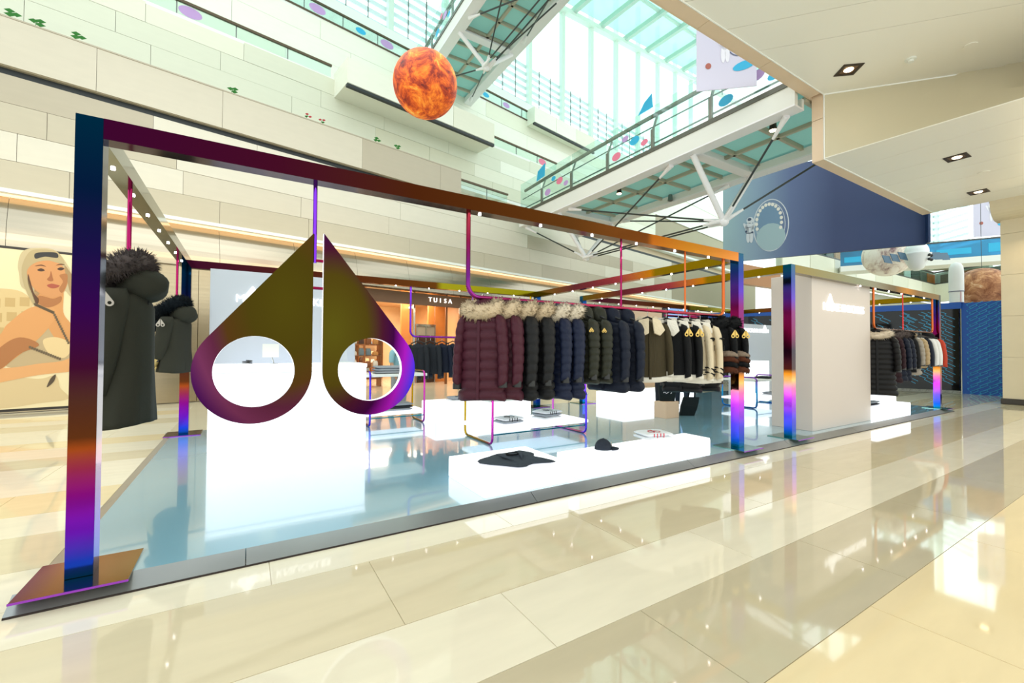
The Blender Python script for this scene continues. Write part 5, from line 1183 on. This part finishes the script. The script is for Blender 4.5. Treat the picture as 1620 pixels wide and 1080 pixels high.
# dressed dummy legs behind the coats
skin_d = M('dummy_beige', (206, 180, 156), rough=.5)
def dummy(label, x, y, tr):
    t = thing('mannequin', label, 'mannequin', (x, y, Z0), 2.2)
    for sd in (-1, 1):
        obj('trouser_leg', MB().tube([(sd * .1, 0, .1), (sd * .1, -.01, .5), (sd * .09, 0, .9)], lambda q: .05 + .035 * q, 14), tr, t, smooth=True)
        obj('foot', MB().loft([[(sd * .1 + .035 * cos(a) * k, -.02 + yy, zz + .03 * sin(a) * k2) for a in [2 * pi * q / 12 for q in range(12)]] for yy, zz, k, k2 in ((.06, .05, .7, 1), (0, .06, 1, 1.6), (-.08, .035, 1.1, .9), (-.16, .022, .7, .5))]), skin_d, t, smooth='all')
    obj('hips', MB().loft([[(w_ * cos(a), d_ * sin(a), z) for a in [2 * pi * q / 18 for q in range(18)]] for z, w_, d_ in ((.82, .15, .1), (.95, .17, .11), (1.05, .14, .09))]), tr, t, smooth='all')
    obj('torso', MB().loft([[(w_ * cos(a), d_ * sin(a), z) for a in [2 * pi * q / 18 for q in range(18)]] for z, w_, d_ in ((1.03, .14, .09), (1.2, .14, .1), (1.38, .18, .11), (1.46, .14, .08), (1.5, .05, .05), (1.56, .05, .05))]), F['cloth_black'], t, smooth='all')
    return t
dummy('headless dummy in dark grey trousers behind the navy hooded coats', 8.55, 7.0, F['charcoal'])
dummy('headless dummy in grey blue trousers behind the corduroy jacket', 9.15, 6.9, F['greyblue'])

# ================================================================ PERSON behind the sign
def skin_body(name, verts, edges, radii, mat, parent, root=0, sub=2):
    me = bpy.data.meshes.new(name); me.from_pydata(verts, edges, []); me.materials.append(mat)
    o = bpy.data.objects.new(name, me); C.objects.link(o); o.parent = parent
    md = o.modifiers.new('skin', 'SKIN'); md.use_smooth_shade = True
    for v, r in zip(me.skin_vertices[0].data, radii): v.radius = (r, r) if not isinstance(r, tuple) else r
    me.skin_vertices[0].data[root].use_root = True
    m2 = o.modifiers.new('sub', 'SUBSURF'); m2.levels = sub; m2.render_levels = sub
    return o
pl = P(630, 652); pr_ = thing('person', 'person in light blue top and grey trousers walking behind the sign', 'person', (pl.x, pl.y, 0), R(20))
V = [(0, 0, .92), (0, 0, 1.1), (0, 0, 1.3), (0, .01, 1.45), (0, 0, 1.53), (0, -.01, 1.6), (0, -.01, 1.68),
     (.1, 0, .88), (.11, -.06, .5), (.11, -.02, .1), (.11, -.12, .04), (-.1, 0, .88), (-.11, .02, .5), (-.11, .2, .14), (-.11, .12, .05),
     (.19, 0, 1.42), (.23, .06, 1.15), (.22, -.06, .92), (-.19, 0, 1.42), (-.23, -.03, 1.15), (-.22, -.16, .95)]
E_ = [(0, 1), (1, 2), (2, 3), (3, 4), (4, 5), (5, 6), (0, 7), (7, 8), (8, 9), (9, 10), (0, 11), (11, 12), (12, 13), (13, 14), (3, 15), (15, 16), (16, 17), (3, 18), (18, 19), (19, 20)]
RD = [(.14, .1), (.13, .095), (.15, .1), (.12, .08), .05, .075, .07, .09, .062, .042, .035, .09, .062, .042, .035, .06, .045, .03, .06, .045, .03]
skinm = M('skin', (206, 160, 130), rough=.5)
skin_body('body', V, E_, RD, skinm, pr_)
skin_body('trousers', [V[i] for i in (0, 7, 8, 9, 11, 12, 13)], [(0, 1), (1, 2), (2, 3), (0, 4), (4, 5), (5, 6)], [(.155, .115), .105, .08, .062, .105, .08, .062], M('trouser_grey', (150, 156, 160), rough=.8), pr_)
skin_body('top', [V[i] for i in (0, 1, 2, 3, 15, 16, 18, 19)], [(0, 1), (1, 2), (2, 3), (3, 4), (4, 5), (3, 6), (6, 7)], [(.16, .12), (.15, .11), (.165, .115), (.12, .09), .075, .06, .075, .06], M('top_light_blue', (150, 196, 208), rough=.8), pr_)
for x, y, z in ((.11, -.08, 0), (-.11, .14, .02)):
    obj('shoe', MB().loft([[(x + .045 * k * cos(a), y + yy, z + .01 + max(0, .05 * k2 + .045 * k2 * sin(a))) for a in [2 * pi * q / 14 for q in range(14)]] for yy, k, k2 in ((.09, .6, .7), (.06, 1, 1.1), (-.04, 1, .9), (-.12, 1.05, .6), (-.17, .6, .4))]), M('shoe_black', (28, 28, 32), rough=.5), pr_, smooth='all')
obj('hair', MB().sphere((0, .015, 1.66), 1, 18, 10, sc=(.09, .1, .11), f=lambda d: 1 if d.y > -.3 or d.z > .4 else .8), M('hair_dark', (30, 24, 22), rough=.6), pr_, smooth='all')
for sd in (-1, 1):
    obj('hand', MB().tube([V[17 if sd > 0 else 20], (V[17 if sd > 0 else 20][0], V[17 if sd > 0 else 20][1] - .02, V[17 if sd > 0 else 20][2] - .09)], lambda t: .03, 10, sq=.55), skinm, pr_, smooth=True)
    b = V[17 if sd > 0 else 20]
    for i_ in range(4): obj('finger', MB().tube([(b[0], b[1] - .02 + (i_ - 1.5) * .017, b[2] - .08), (b[0] - sd * .004, b[1] - .022 + (i_ - 1.5) * .018, b[2] - .12), (b[0] - sd * .016, b[1] - .026 + (i_ - 1.5) * .018, b[2] - .15 - .008 * (i_ in (1, 2)))], lambda t: .009 - .002 * t, 7), skinm, pr_, smooth=True)
    obj('thumb', MB().tube([(b[0], b[1] - .045, b[2] - .03), (b[0], b[1] - .065, b[2] - .06), (b[0] - sd * .01, b[1] - .066, b[2] - .09)], lambda t: .011 - .003 * t, 7), skinm, pr_, smooth=True)
    obj('eye', MB().sphere((sd * .03, -.082, 1.655), .01, 8, 6), M('eye_dark', (30, 26, 24), rough=.3), pr_); obj('ear', MB().sphere((sd * .078, 0, 1.64), .018, 8, 6, sc=(.4, 1, 1.5)), skinm, pr_, smooth=True)
obj('nose', MB().sphere((0, -.088, 1.635), .012, 8, 6, sc=(.8, 1, 1.5)), skinm, pr_, smooth=True); obj('mouth', MB().sphere((0, -.08, 1.6), .018, 8, 6, sc=(1, .4, .3)), M('lip', (160, 90, 80), rough=.5), pr_, smooth=True)
